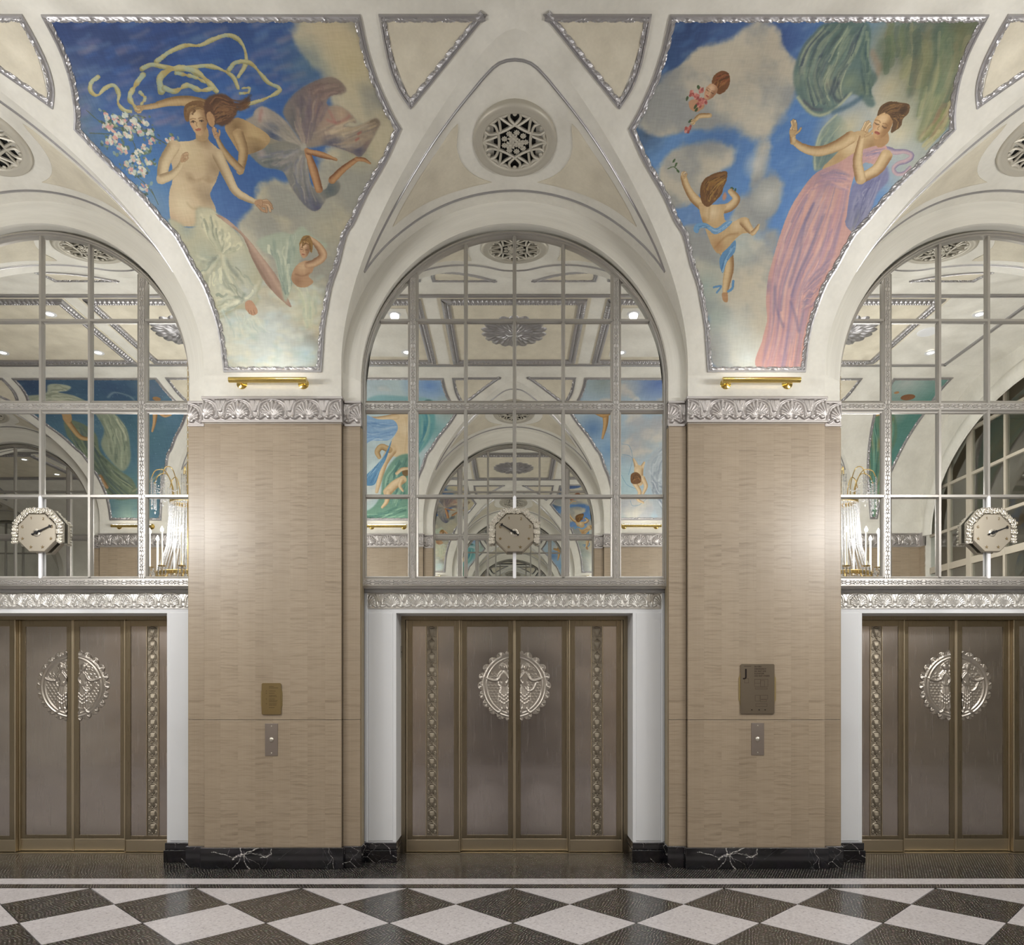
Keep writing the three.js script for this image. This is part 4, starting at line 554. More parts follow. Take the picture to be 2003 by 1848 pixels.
// Sketch coordinates of the paintings: a picture plane with the eye at the lobby side; the painter's cartoon is laid out on it and wrapped on the vault.
function cartoon(eye, x0, xc, flip, size = eye > 8 ? 720 : PAINT) {   // eye: distance of the plane; x0: sketch x of the eye's axis; xc: pier centre
  const row = new Map(); const fn = (px, py) => { const key = Math.round(py * 4); let q = row.get(key); if (!q) { let lo = 0, hi = REACH - 0.01; const f = (z) => 1.553 + (1333 - py) * (eye - z) / 1440 - mainY(z); let z = 0; if (f(0) > 0) { for (let i = 0; i < 40; i++) { const m = (lo + hi) / 2; if (f(m) > 0) lo = m; else hi = m; } z = lo; } const s = f(0) <= 0 ? 1.553 + (1333 - py) * eye / 1440 - SPRING : sOfZ(z); q = [s, eye - z]; row.set(key, q); } const x = -0.015 + (px - x0) * q[1] / 1440 - xc; return [((flip ? -x : x) / 2.5 + 0.5) * size, (1 - q[0] / 2.45) * size]; }; fn.size = size; fn.k = eye / 1440 * size / 2.5 * 0.9; return fn;
}
function painter(map) {
  const PAINT = map.size, K = map.k; const c = document.createElement('canvas'); c.width = c.height = PAINT; const g = c.getContext('2d');   // K: sketch unit in canvas pixels, roughly
  const trace = (pts, closed) => { const q = pts.map((p) => map(p[0], p[1])), n = q.length; g.beginPath(); if (n < 3) { g.moveTo(...q[0]); g.lineTo(...q[1]); return; } const at = (i) => (closed ? q[((i % n) + n) % n] : q[clamp(i, 0, n - 1)]); g.moveTo(...q[0]); for (let i = 0; i < (closed ? n : n - 1); i++) { const a = at(i - 1), b = at(i), d = at(i + 1), e = at(i + 2); g.bezierCurveTo(b[0] + (d[0] - a[0]) / 6, b[1] + (d[1] - a[1]) / 6, d[0] - (e[0] - b[0]) / 6, d[1] - (e[1] - b[1]) / 6, d[0], d[1]); } if (closed) g.closePath(); };
  const pairs = (a) => { if (Array.isArray(a[0])) return a; const o = []; for (let i = 0; i < a.length; i += 2) o.push([a[i], a[i + 1]]); return o; };
  const A = { g, c, pairs, map, trace,
    fill(pts, col, blur = 0.7, alpha = 1) { g.save(); g.globalAlpha = alpha; if (blur > 1.05) g.filter = `blur(${blur * K}px)`; g.fillStyle = col; trace(pairs(pts), true); g.fill(); g.restore(); return A; },
    line(pts, col, w = 2, blur = 0.5, alpha = 1) { g.save(); g.globalAlpha = alpha; if (blur > 1.05) g.filter = `blur(${blur * K}px)`; g.strokeStyle = col; g.lineWidth = w * K; g.lineCap = g.lineJoin = 'round'; trace(pairs(pts), false); g.stroke(); g.restore(); return A; },
    inside(pts, fn) { g.save(); trace(pairs(pts), true); g.clip(); fn(); g.restore(); return A; },
    spot(x, y, rx, ry, col, blur = 6, alpha = 1, rot = 0) { const q = map(x, y); g.save(); g.globalAlpha = alpha; if (blur > 1.05) g.filter = `blur(${blur * K}px)`; g.fillStyle = col; g.beginPath(); g.ellipse(q[0], q[1], rx * K, ry * K * 1.15, rot, 0, 7); g.fill(); g.restore(); return A; },
    wash(stops) { for (const [x, y, r, col, al = 1] of stops) { const q = map(x, y), gr = g.createRadialGradient(q[0], q[1], 0, q[0], q[1], r * K); gr.addColorStop(0, col); gr.addColorStop(1, col.replace('rgb(', 'rgba(').replace(')', ',0)')); g.save(); g.globalAlpha = al; g.fillStyle = gr; g.fillRect(q[0] - r * K, q[1] - r * K, 2 * r * K, 2 * r * K); g.restore(); } return A; },
    // tapering band along a curve, round at its ends; w may be a list of widths
    band(pts, w, n = 22) { const q = pairs(pts), d = curve2(q, n), W = Array.isArray(w) ? w : [w]; const wid = (t) => { const k = t * (W.length - 1), a = Math.floor(k); return lerp(W[a], W[Math.min(W.length - 1, a + 1)], k - a); }; const L = [], R = [], dir = (k) => { const a = d[Math.max(0, k - 1)], b = d[Math.min(n, k + 1)], l = Math.hypot(b[0] - a[0], b[1] - a[1]) || 1; return [(b[0] - a[0]) / l, (b[1] - a[1]) / l]; }; for (let k = 0; k <= n; k++) { const h = wid(k / n) / 2, [tx, ty] = dir(k); L.push([d[k][0] - ty * h, d[k][1] + tx * h]); R.push([d[k][0] + ty * h, d[k][1] - tx * h]); } const cap = (k, s2) => { const h = wid(k / n) / 2, [tx, ty] = dir(k); return [-0.6, 0, 0.6].map((o) => [d[k][0] + s2 * (tx * h * Math.cos(o * 1.4)) + ty * h * o * 1.3 * s2, d[k][1] + s2 * (ty * h * Math.cos(o * 1.4)) - tx * h * o * 1.3 * s2]); }; return { poly: [...L, ...cap(n, 1), ...R.reverse(), ...cap(0, -1)], mid: d, wid }; },
    // limb: flesh of one colour with a turned shadow on one side, light on the other and a faint contour
    limb(pts, w, base, dark, light, side = 1) { const b = A.band(pts, w), off = (f) => b.mid.map((p, k) => { const a = b.mid[Math.max(0, k - 1)], e = b.mid[Math.min(b.mid.length - 1, k + 1)], l = Math.hypot(e[0] - a[0], e[1] - a[1]) || 1, h = b.wid(k / (b.mid.length - 1)) * f * side; return [p[0] - (e[1] - a[1]) / l * h, p[1] + (e[0] - a[0]) / l * h]; }); const m = Math.max(...(Array.isArray(w) ? w : [w])); A.fill(b.poly, base, 0.4); A.inside(b.poly, () => { A.line(off(-0.47), dark, m * 0.34, Math.max(1.1, m * 0.1), 0.8); A.line(off(0.5), dark, m * 0.1, 1.1, 0.55); A.line(off(0.16), light, m * 0.34, Math.max(1.1, m * 0.12), 0.8); }); return A; },
    hand(x, y, ang, L, base, dark, light, spread = 0.3, curl = 0.25) { const P = (a, d) => [x + Math.cos(a) * d, y + Math.sin(a) * d]; A.fill([P(ang - 1.5, L * 0.24), P(ang - 0.5, L * 0.5), P(ang, L * 0.56), P(ang + 0.5, L * 0.5), P(ang + 1.5, L * 0.24), P(ang + 3.14, L * 0.22)], base, 0.4); for (let k = 0; k < 4; k++) { const a = ang + (k - 1.5) * spread, l = L * [0.9, 1, 0.96, 0.8][k], p0 = P(ang + (k - 1.5) * 0.28, L * 0.42), p1 = P(a, l * 0.74), p2 = P(a + curl, l); A.line([p0, p1, p2], dark, L * 0.2, 0, 0.6); A.line([p0, p1, p2], k % 2 ? base : light, L * 0.145, 0); } const t0 = P(ang + 1.3, L * 0.2), t1 = P(ang + 0.9, L * 0.52), t2 = P(ang + 0.75, L * 0.7); A.line([t0, t1, t2], dark, L * 0.2, 0, 0.5); A.line([t0, t1, t2], base, L * 0.15, 0); return A; },
    // face drawn in its own axes: R half height, rot tilt, look -1..1 sideways, down eyes lowered
    face(x, y, R, rot, look, cols, lowered = false) { const [base, dark, light, lip] = cols, P = (u, v) => [x + (u * Math.cos(rot) - v * Math.sin(rot)) * R, y + (u * Math.sin(rot) + v * Math.cos(rot)) * R]; const ov = [[-0.62, -0.5], [-0.4, -0.95], [0.1, -1.02], [0.52, -0.8], [0.66, -0.3], [0.6, 0.2], [0.36, 0.72], [0.05, 1], [-0.25, 0.88], [-0.52, 0.4], [-0.66, -0.1]].map((p) => P(...p)); A.fill(ov, base, 0.4); A.inside(ov, () => { const a = P(look > 0 ? -0.5 : 0.5, 0.1), b = P(look * 0.3, -0.45), c = P(look * 0.35, 0.3); A.spot(a[0], a[1], R * 0.42, R * 0.8, dark, R * 0.2, 0.75); A.spot(b[0], b[1], R * 0.4, R * 0.28, light, R * 0.14, 0.8); A.spot(c[0], c[1], R * 0.3, R * 0.2, light, R * 0.12, 0.6); const ck = P(look * 0.4 - 0.3, 0.25); A.spot(ck[0], ck[1], R * 0.2, R * 0.14, '#c48468', R * 0.12, 0.4); }); const o = look * 0.2; for (const s2 of [-1, 1]) { const e = o + s2 * 0.3; A.line([P(e - 0.16, -0.06), P(e, lowered ? -0.01 : -0.12), P(e + 0.16, -0.05)], '#4a3322', R * 0.075, 0, 0.65); if (!lowered) { const k = P(e, -0.05); A.spot(k[0], k[1], R * 0.07, R * 0.06, '#33261c', 0, 0.85); } A.line([P(e - 0.2, -0.24), P(e, -0.3), P(e + 0.2, -0.23)], dark, R * 0.07, 0, 0.6); } A.line([P(o + 0.05 * Math.sign(look || 1), 0.02), P(o + 0.1 * Math.sign(look || 1), 0.24), P(o - 0.02, 0.3)], dark, R * 0.07, 0, 0.55); A.line([P(o - 0.16, 0.54), P(o, 0.51), P(o + 0.16, 0.54)], lip, R * 0.1, 0, 0.85); A.line([P(o - 0.1, 0.61), P(o + 0.1, 0.61)], lip, R * 0.08, 0, 0.6); return A; },
    // cloth: many soft strokes flowing between guide curves
    flow(guides, cols, n, w, seed, alpha = 0.5, blur = 1.3) { const r = rng(seed), C = guides.map((q) => curve2(pairs(q), 16)); for (let k = 0; k < n; k++) { const u = r() * (C.length - 1), a = Math.min(C.length - 2, Math.floor(u)), f = u - a, t0 = r() * 0.7, t1 = Math.min(1, t0 + 0.2 + r() * 0.5), pts = []; const wob = (r() - 0.5) * 0.22; for (let i2 = 0; i2 <= 6; i2++) { const t = lerp(t0, t1, i2 / 6) * 16, b = Math.min(15, Math.floor(t)), g2 = t - b, ff = clamp(f + wob * Math.sin(i2 * 0.9), -0.1, 1.1), q = (c2) => [lerp(c2[b][0], c2[b + 1][0], g2), lerp(c2[b][1], c2[b + 1][1], g2)], p0 = q(C[a]), p1 = q(C[a + 1]); pts.push([lerp(p0[0], p1[0], ff), lerp(p0[1], p1[1], ff)]); } A.line(pts, cols[k % cols.length], w * (0.4 + r()), r() < 0.6 ? blur : 0, alpha * (0.5 + 0.7 * r())); } return A; },
    // cloud masses: a loose mask broken up by noise
    cloudMass(list, cols, seed, rag = 0.9) { const m = document.createElement('canvas'); m.width = m.height = PAINT; const mg = m.getContext('2d'); mg.filter = `blur(${11 * K}px)`; for (const [x, y, rx, ry, v = 1] of list) { const q = map(x, y); mg.fillStyle = `rgba(255,255,255,${v})`; mg.beginPath(); mg.ellipse(q[0], q[1], rx * K, ry * K * 1.15, 0, 0, 7); mg.fill(); } const md = mg.getImageData(0, 0, PAINT, PAINT).data, d = g.getImageData(0, 0, PAINT, PAINT), o = d.data, P = cols.map((k) => k.match(/\d+/g).map(Number)), sc = 900 / PAINT / 130 * (2 / K) ** 0; for (let y = 0; y < PAINT; y++) for (let x = 0; x < PAINT; x++) { const i2 = (y * PAINT + x) * 4, mv = md[i2 + 3] / 255; if (mv < 0.02) continue; const u = x * sc, v = y * sc, n = fbm(u * 1.6 + seed, v * 1.6 + seed * 2, 5), a = smooth(0.22, 0.8, mv + (n - 0.5) * 2.6 * rag * smooth(0.02, 0.3, mv) * (1.15 - mv * 0.8)), b = fbm(u * 1.2 + 40 + seed, v * 1.5 - u * 0.5, 5), t = smooth(0.32, 0.66, b); for (let k = 0; k < 3; k++) o[i2 + k] = lerp(o[i2 + k], lerp(P[0][k], P[1][k], t), a * 0.94); } g.putImageData(d, 0, 0); return A; },
    ribbon(pts, w, cols) { const n = 30, q = A.band(pts, [w, w * 0.8, w, w * 0.45, w, w * 0.7, w, w * 0.4, w * 0.9, w * 0.6], n); A.fill(q.poly, cols[0], 0.5); A.inside(q.poly, () => { A.line(q.mid.map((p) => [p[0] + 0.5, p[1] - w * 0.14]), cols[1], w * 0.55, 1.2, 0.9); for (let k = 0; k < 6; k++) { const i2 = Math.floor(((k * 7 + 3) % 30)); const p = q.mid[i2]; A.spot(p[0], p[1], w * 0.6, w * 0.35, cols[2 + (k % 2)], 2, 0.55); } }); return A; },
    folds(list, col, w, blur = 0.8, alpha = 0.7) { for (const f of list) A.line(f, col, w, blur, alpha); return A; },
    clouds(seed, scale, cover, cols, mask) {   // brushed cloud masses worked wet in wet
      const d = g.getImageData(0, 0, PAINT, PAINT), o = d.data; const P = cols.map((k) => k.match(/\d+/g).map(Number));
      for (let y = 0; y < PAINT; y++) for (let x = 0; x < PAINT; x++) { const u = x / PAINT * scale, v = y / PAINT * scale, wx = fbm(u * 1.3 + seed, v * 1.3, 3), wy = fbm(u * 1.3, v * 1.3 + seed, 3), n = fbm(u + wx * 1.6 + seed * 3, v + wy * 1.6, 5), m = mask ? mask(x / PAINT, y / PAINT) : 0, a = smooth(cover, cover + 0.16, n + m), b = fbm(u * 2.2 + seed, v * 2.2 + 9, 4), i = (y * PAINT + x) * 4; for (let k = 0; k < 3; k++) { const cc = lerp(P[0][k], P[1][k], smooth(0.3, 0.7, b)); o[i + k] = lerp(o[i + k], cc, a * 0.92); } }
      g.putImageData(d, 0, 0); return A; },
    finish(seed, drag = 1.6) {   // brush drag and canvas weave
      const src = g.getImageData(0, 0, PAINT, PAINT), out = g.createImageData(PAINT, PAINT), s = src.data, o = out.data;
      for (let y = 0; y < PAINT; y++) for (let x = 0; x < PAINT; x++) { const a = noiseA(x / 6 + seed, y / 4), b = noiseB(x / 4, y / 6 + seed), sx = clamp(Math.round(x + (a - 0.5) * drag), 0, PAINT - 1), sy = clamp(Math.round(y + (b - 0.5) * drag), 0, PAINT - 1), i = (sy * PAINT + sx) * 4, j = (y * PAINT + x) * 4; const str = (noiseA(x / 20 + y / 60, y / 3.2 + seed) - 0.5) * 7 + (noiseB(x / 3 + seed, y / 26) - 0.5) * 6 + (((x & 3) < 2) !== ((y & 3) < 2) ? 1.2 : -1.2) + (fbm(x / 160 + seed, y / 160, 3) - 0.5) * 16; for (let k = 0; k < 3; k++) o[j + k] = clamp(s[i + k] + str, 0, 255); o[j + 3] = 255; }
      g.putImageData(out, 0, 0); const t = new THREE.CanvasTexture(c); t.colorSpace = THREE.SRGBColorSpace; return t; } };
  return A;
}
function mural(label, x, side, tex, shape = muralG) { const t = thing('mural', label, 'mural', x, 0, side.z, side.turn); mesh('painted_canvas', shape.sheet, std({ map: tex, roughness: 0.6 }), t); mesh('frame', shape.frame, M.silver, t); return t; }
//PAINTINGS
// ---- the two whispering figures under flying ribbons, apple blossom and a hooded child
{ const A = painter(cartoon(6.125, 1003, -BAY / 2, false)), g = A.g; g.fillStyle = '#3d6298'; g.fillRect(0, 0, PAINT, PAINT); const r = rng(8);
  A.wash([[330, 40, 330, 'rgb(44,64,112)'], [150, 60, 220, 'rgb(46,66,112)'], [130, 235, 110, 'rgb(98,112,112)'], [110, 150, 80, 'rgb(88,96,116)', 0.7], [470, 250, 170, 'rgb(50,98,158)'], [300, 340, 160, 'rgb(66,116,168)'], [420, 120, 90, 'rgb(46,82,140)', 0.8], [250, 200, 90, 'rgb(52,88,142)', 0.7], [300, 400, 60, 'rgb(120,144,160)', 0.7]]);
  for (let i = 0; i < 260; i++) { const x = 80 + r() * 560, y = 40 + r() * 220, l = 16 + r() * 26; A.line([[x, y], [x + l * 0.5, y - 3 - r() * 4], [x + l, y - 6 - r() * 10]], ['#6c6f92', '#2f4d86', '#7c788c', '#41659e', '#5d7598'][i % 5], 3 + r() * 7, 2.2, 0.5); }
  A.cloudMass([[640, 80, 60, 44], [690, 150, 50, 60], [720, 260, 60, 80], [700, 360, 80, 70], [600, 440, 110, 60], [640, 520, 90, 70], [520, 480, 60, 60], [480, 560, 90, 60], [560, 620, 110, 80], [520, 700, 120, 60], [600, 200, 30, 24, 0.4], [560, 400, 60, 40], [430, 640, 60, 90], [360, 520, 40, 50, 0.8]], ['rgb(196,184,152)', 'rgb(158,154,138)'], 3.1);
  A.wash([[600, 130, 60, 'rgb(108,134,138)', 0.5], [660, 70, 60, 'rgb(192,176,142)', 0.7], [690, 130, 60, 'rgb(192,176,132)', 0.5], [470, 650, 120, 'rgb(200,204,192)'], [540, 700, 100, 'rgb(204,212,208)'], [600, 695, 36, 'rgb(176,202,212)', 0.9], [540, 640, 60, 'rgb(194,206,208)', 0.7], [470, 500, 70, 'rgb(196,192,170)', 0.7], [600, 590, 60, 'rgb(190,194,172)'], [640, 450, 60, 'rgb(186,178,148)', 0.6], [700, 300, 40, 'rgb(176,168,128)', 0.6]]);
  for (let i = 0; i < 200; i++) { const x = 430 + r() * 200, y = 540 + r() * 180; A.spot(x, y, 5 + r() * 12, 2 + r() * 4, ['#dcdccb', '#b3c8ce', '#d8d4b4', '#a8bab2', '#cfd8d4'][i % 5], 2.4, 0.34, -0.6 + r() * 1.2); }
  const rib = (p, w = 8) => A.ribbon(p, w * 1.45, ['#89865a', '#b9b288', '#93a79c', '#a38a4e']);
  rib([306, 120, 330, 102, 364, 88, 390, 88, 418, 76, 445, 68, 466, 76, 480, 100, 480, 126, 466, 150], 7); rib([278, 134, 296, 126, 326, 131, 370, 132, 400, 128, 430, 134, 456, 150, 466, 172], 7); rib([345, 142, 380, 150, 402, 160], 6); rib([316, 178, 313, 152, 334, 136, 360, 133, 390, 144, 424, 178], 10); rib([280, 146, 264, 168, 254, 190, 264, 208, 274, 218], 8); rib([192, 150, 178, 162, 178, 178, 190, 186, 206, 172, 222, 166, 233, 184, 231, 200, 242, 214, 256, 218], 6.5); rib([448, 136, 460, 122, 488, 122, 512, 146, 524, 160, 548, 174, 520, 192, 480, 205], 6.5); rib([322, 172, 342, 178, 366, 166, 392, 176, 418, 172], 8); rib([274, 180, 284, 192, 276, 204], 5); rib([470, 182, 486, 180, 488, 172, 474, 172], 4);
  for (const b of [[170, 215, 200, 240, 240, 250, 300, 268, 340, 290], [200, 240, 250, 262, 270, 300, 285, 340], [176, 260, 220, 262], [240, 250, 262, 226, 285, 230], [300, 380, 285, 360, 262, 340], [310, 400, 296, 370]]) A.line(b, '#4a5434', 1.6, 0, 0.8);
  const blo = [[206, 244], [216, 250], [212, 228], [240, 240], [252, 250], [262, 236], [250, 262], [274, 258], [266, 246], [284, 240], [222, 272], [214, 278], [236, 288], [244, 292], [232, 264], [284, 288], [272, 296], [264, 308], [268, 314], [290, 316], [250, 320], [258, 334], [280, 338], [276, 332], [300, 276], [332, 272], [336, 280], [282, 366], [294, 258], [226, 232], [246, 226]];
  for (let i = 0; i < 190; i++) { const b = blo[i % blo.length]; A.spot(b[0] + (r() - 0.5) * 34, b[1] + (r() - 0.5) * 28, 1.5 + r() * 4, 1 + r() * 2, ['#5e6e44', '#7f8a5e', '#3f5036', '#8fa08a'][i % 4], 0, 0.7, r() * 3); }
  for (const b of blo) for (let k = 0; k < 9; k++) A.spot(b[0] + (r() - 0.5) * 13, b[1] + (r() - 0.5) * 11, 1.6 + r() * 3, 1.2 + r() * 2, ['#cfccb8', '#cfaa9a', '#b9c2b8', '#c4908a', '#d8d2c0', '#a9b4a2'][Math.floor(r() * 6)], 0, 0.9, r() * 3);
  // flying figure
  const f2 = ['#a58960', '#6e5432', '#c0a67a'], f1 = ['#bca684', '#86704f', '#d2c09a'], fL = ['#9c724c', '#653f24', '#bd9468'];
  A.limb([408, 206, 370, 197, 330, 199, 300, 207, 280, 210], [20, 21, 19, 13, 9], ...f2, -1).hand(280, 210, 2.6, 16, ...f2);
  const veilA = [[556, 226], [556, 210], [566, 194], [582, 178], [604, 164], [626, 154], [650, 150], [668, 160], [678, 176], [668, 184], [650, 186], [640, 196], [642, 206], [660, 206], [680, 216], [694, 232], [696, 240], [684, 238], [672, 246], [690, 248], [706, 244], [722, 236], [736, 231], [744, 240], [736, 258], [722, 284], [706, 306], [690, 300], [670, 292], [640, 284], [600, 288], [580, 262]];
  A.fill([[500, 248], [540, 252], [580, 270], [600, 286], [592, 302], [540, 304], [496, 302], [484, 290]], '#87816f', 2); A.fill(veilA, '#8a7d70', 1.6);
  A.inside(veilA, () => { A.wash([[596, 200, 44, 'rgb(100,92,98)'], [580, 240, 40, 'rgb(94,94,96)'], [620, 172, 36, 'rgb(110,92,90)', 0.9], [655, 166, 26, 'rgb(126,110,98)', 0.9], [622, 216, 24, 'rgb(146,114,98)', 0.8], [668, 222, 30, 'rgb(176,152,128)'], [640, 246, 34, 'rgb(160,138,120)'], [706, 262, 34, 'rgb(158,148,122)'], [674, 262, 30, 'rgb(172,160,136)'], [730, 240, 16, 'rgb(118,104,84)', 0.9], [656, 290, 30, 'rgb(58,64,94)'], [700, 292, 24, 'rgb(84,82,98)'], [716, 278, 16, 'rgb(120,100,96)', 0.8]]); A.flow([[570, 200, 574, 230, 592, 280], [610, 166, 606, 220, 600, 280], [650, 190, 630, 230, 604, 282]], ['#5f5460', '#8d7d74', '#766a70', '#a59482'], 60, 4, 5, 0.45, 1.6); A.flow([[676, 160, 640, 162, 600, 176], [676, 178, 650, 184, 620, 200]], ['#6e5c58', '#9a8676', '#857068'], 26, 3, 6, 0.5, 1.4); A.flow([[610, 262, 660, 240, 690, 232], [612, 284, 660, 268, 740, 240], [640, 292, 690, 290, 726, 270]], ['#c2b096', '#9d8c78', '#b5a284', '#7c726c'], 60, 3.4, 7, 0.45, 1.4); A.folds([[640, 234, 660, 240, 678, 232, 684, 226], [644, 216, 656, 240]], '#a2605a', 4, 1.6, 0.5); A.folds([[700, 262, 706, 258], [696, 274, 702, 270]], '#9c4540', 3, 1.2, 0.6); });
  const veilB = [[494, 226], [500, 214], [514, 207], [530, 214], [548, 226], [566, 244], [590, 284], [560, 280], [528, 268], [506, 250], [480, 236]]; A.fill(veilB, '#938a7e', 1.4); A.inside(veilB, () => { A.wash([[512, 222, 18, 'rgb(174,158,146)', 0.9], [534, 262, 26, 'rgb(56,70,98)', 0.9], [562, 262, 20, 'rgb(128,124,110)', 0.9]]); A.flow([[490, 236, 530, 262, 588, 286], [512, 210, 550, 232, 590, 284]], ['#b3a894', '#7c7a74', '#9d9384'], 30, 3, 8, 0.45, 1.3); A.folds([[512, 214, 508, 236]], '#96605a', 5, 2, 0.5); });
  const skirt = [[488, 296], [510, 290], [534, 280], [560, 276], [590, 286], [606, 296], [604, 330], [612, 366], [636, 370], [648, 348], [662, 354], [666, 366], [658, 380], [640, 388], [634, 396], [626, 408], [616, 413], [604, 408], [588, 392], [570, 366], [556, 338], [540, 330], [516, 326], [494, 308]];
  A.fill(skirt, '#7b7970', 1.4); A.inside(skirt, () => { A.wash([[520, 306, 30, 'rgb(110,116,114)'], [556, 296, 30, 'rgb(124,122,110)'], [590, 320, 24, 'rgb(150,140,130)'], [576, 350, 26, 'rgb(114,114,112)'], [600, 390, 30, 'rgb(98,98,110)'], [620, 404, 20, 'rgb(80,82,104)'], [646, 370, 22, 'rgb(84,94,96)'], [512, 300, 12, 'rgb(166,148,142)', 0.8], [540, 324, 20, 'rgb(86,98,106)', 0.9]]); A.flow([[592, 288, 540, 296, 494, 302], [592, 290, 560, 312, 530, 326], [594, 292, 576, 330, 590, 388], [598, 294, 596, 340, 612, 408], [602, 300, 612, 350, 640, 384]], ['#5d605f', '#a8a294', '#74756f', '#948c84', '#666a7c'], 110, 3.4, 9, 0.45, 1.4); });
  A.fill([[588, 284], [594, 279], [600, 284], [598, 292], [590, 294]], '#9c978a', 1.4);
  A.limb([600, 294, 610, 322, 624, 370], [10, 17, 15], ...fL); A.limb([602, 296, 628, 302, 658, 312], [11, 12, 5], ...fL, -1); A.limb([650, 352, 672, 330, 698, 311], [15, 13, 9], ...fL); A.limb([698, 311, 712, 312, 724, 319], [9, 8, 4], ...fL);
  const back = [[440, 250], [452, 236], [468, 230], [500, 246], [528, 268], [518, 288], [486, 302], [470, 300], [456, 280]]; A.fill(back, f2[0], 1); A.inside(back, () => { A.wash([[500, 264, 32, 'rgb(180,156,112)'], [462, 246, 22, 'rgb(112,86,52)', 0.8], [504, 296, 26, 'rgb(112,90,60)', 0.9]]); A.folds([[452, 262, 476, 268, 510, 274]], '#7f6238', 3, 2.4, 0.5); });
  A.limb([466, 262, 476, 296, 470, 334], [22, 19, 15], ...f2); A.limb([471, 332, 450, 310, 432, 284, 424, 266], [15, 14, 10, 8], ...f2, -1).hand(425, 268, -2.0, 20, '#b08c66', '#6e4c2e', '#c8a680', 0.12, 0.1);
  // standing figure
  const torso = [[386, 252], [406, 252], [408, 272], [420, 284], [433, 298], [430, 330], [424, 352], [414, 372], [412, 384], [423, 412], [410, 432], [384, 442], [352, 442], [336, 438], [331, 400], [332, 374], [338, 350], [336, 320], [324, 304], [330, 286], [348, 277], [372, 275], [386, 268]];
  A.fill(torso, f1[0], 0.8); A.inside(torso, () => { A.wash([[366, 296, 40, 'rgb(206,188,150)'], [358, 400, 34, 'rgb(208,192,158)'], [352, 360, 24, 'rgb(204,186,150)', 0.8], [420, 330, 26, 'rgb(146,124,92)', 0.8], [408, 384, 26, 'rgb(138,120,92)', 0.9], [398, 268, 22, 'rgb(134,108,74)', 0.85], [336, 430, 18, 'rgb(176,146,118)', 0.7], [386, 318, 26, 'rgb(194,174,136)', 0.7], [372, 348, 12, 'rgb(158,136,102)', 0.7], [408, 350, 12, 'rgb(150,128,94)', 0.7], [392, 372, 20, 'rgb(160,140,108)', 0.6]]); A.folds([[370, 346, 384, 353, 398, 348], [402, 352, 412, 356, 424, 350], [366, 396, 378, 408, 396, 406], [384, 268, 394, 276, 408, 272]], '#8f7650', 2.4, 1.6, 0.5); });
  A.limb([340, 286, 322, 318, 317, 350], [26, 24, 20], ...f1, -1); A.limb([316, 350, 336, 342, 352, 326, 358, 312], [20, 18, 12, 9], ...f1).hand(357, 314, -1.25, 18, '#b0906c', '#6e5034', '#c8aa84', 0.1, 0.3);
  A.limb([426, 302, 446, 344, 462, 374, 484, 388, 506, 397], [22, 20, 17, 15, 9], ...f1, -1).hand(504, 397, 0.1, 30, '#b08c6a', '#6e4e34', '#c6a684', 0.2, 0.35);
  A.fill([[386, 250], [404, 248], [408, 268], [396, 276], [384, 270]], '#a88c64', 0.8);
  A.face(389, 238, 27, -0.12, -0.5, ['#bd9d74', '#7e5e3c', '#d6bc92', '#94503e']);
  A.fill([[360, 224], [361, 208], [370, 200], [384, 196], [398, 198], [407, 208], [408, 222], [402, 216], [392, 210], [380, 211], [372, 220], [370, 236], [364, 236]], '#735432', 0.8); A.flow([[362, 228, 366, 210, 384, 202], [370, 232, 374, 216, 392, 210], [396, 198, 406, 208, 408, 220]], ['#9a7a4a', '#553a20', '#866640'], 30, 2, 11, 0.7, 0);
  A.fill([[400, 218], [401, 198], [414, 186], [436, 183], [454, 194], [464, 214], [454, 236], [436, 246], [424, 242], [414, 248], [406, 238]], '#553823', 1.1); A.fill([[404, 224], [411, 218], [420, 230], [418, 248], [409, 242]], '#a9845c', 0.6); A.flow([[404, 210, 424, 190, 456, 200], [412, 226, 434, 214, 462, 214], [424, 240, 444, 234, 460, 224]], ['#7a5636', '#3c2616', '#8a6642', '#604026'], 70, 2.2, 12, 0.7, 0); A.flow([[450, 192, 472, 196, 494, 174], [456, 206, 476, 204, 490, 190], [458, 222, 476, 214, 488, 208]], ['#5c3b22', '#472c18', '#74502e'], 40, 2.6, 13, 0.7, 1.1);
  // white cloth over the knees, and the bare shin
  const cloth = [[386, 410], [402, 408], [418, 412], [440, 432], [458, 448], [472, 468], [480, 482], [494, 508], [511, 541], [512, 556], [502, 574], [506, 588], [486, 604], [462, 604], [440, 618], [424, 622], [414, 596], [402, 560], [392, 540], [382, 518], [372, 496], [360, 478], [346, 462], [330, 430], [348, 436], [366, 446], [384, 440]];
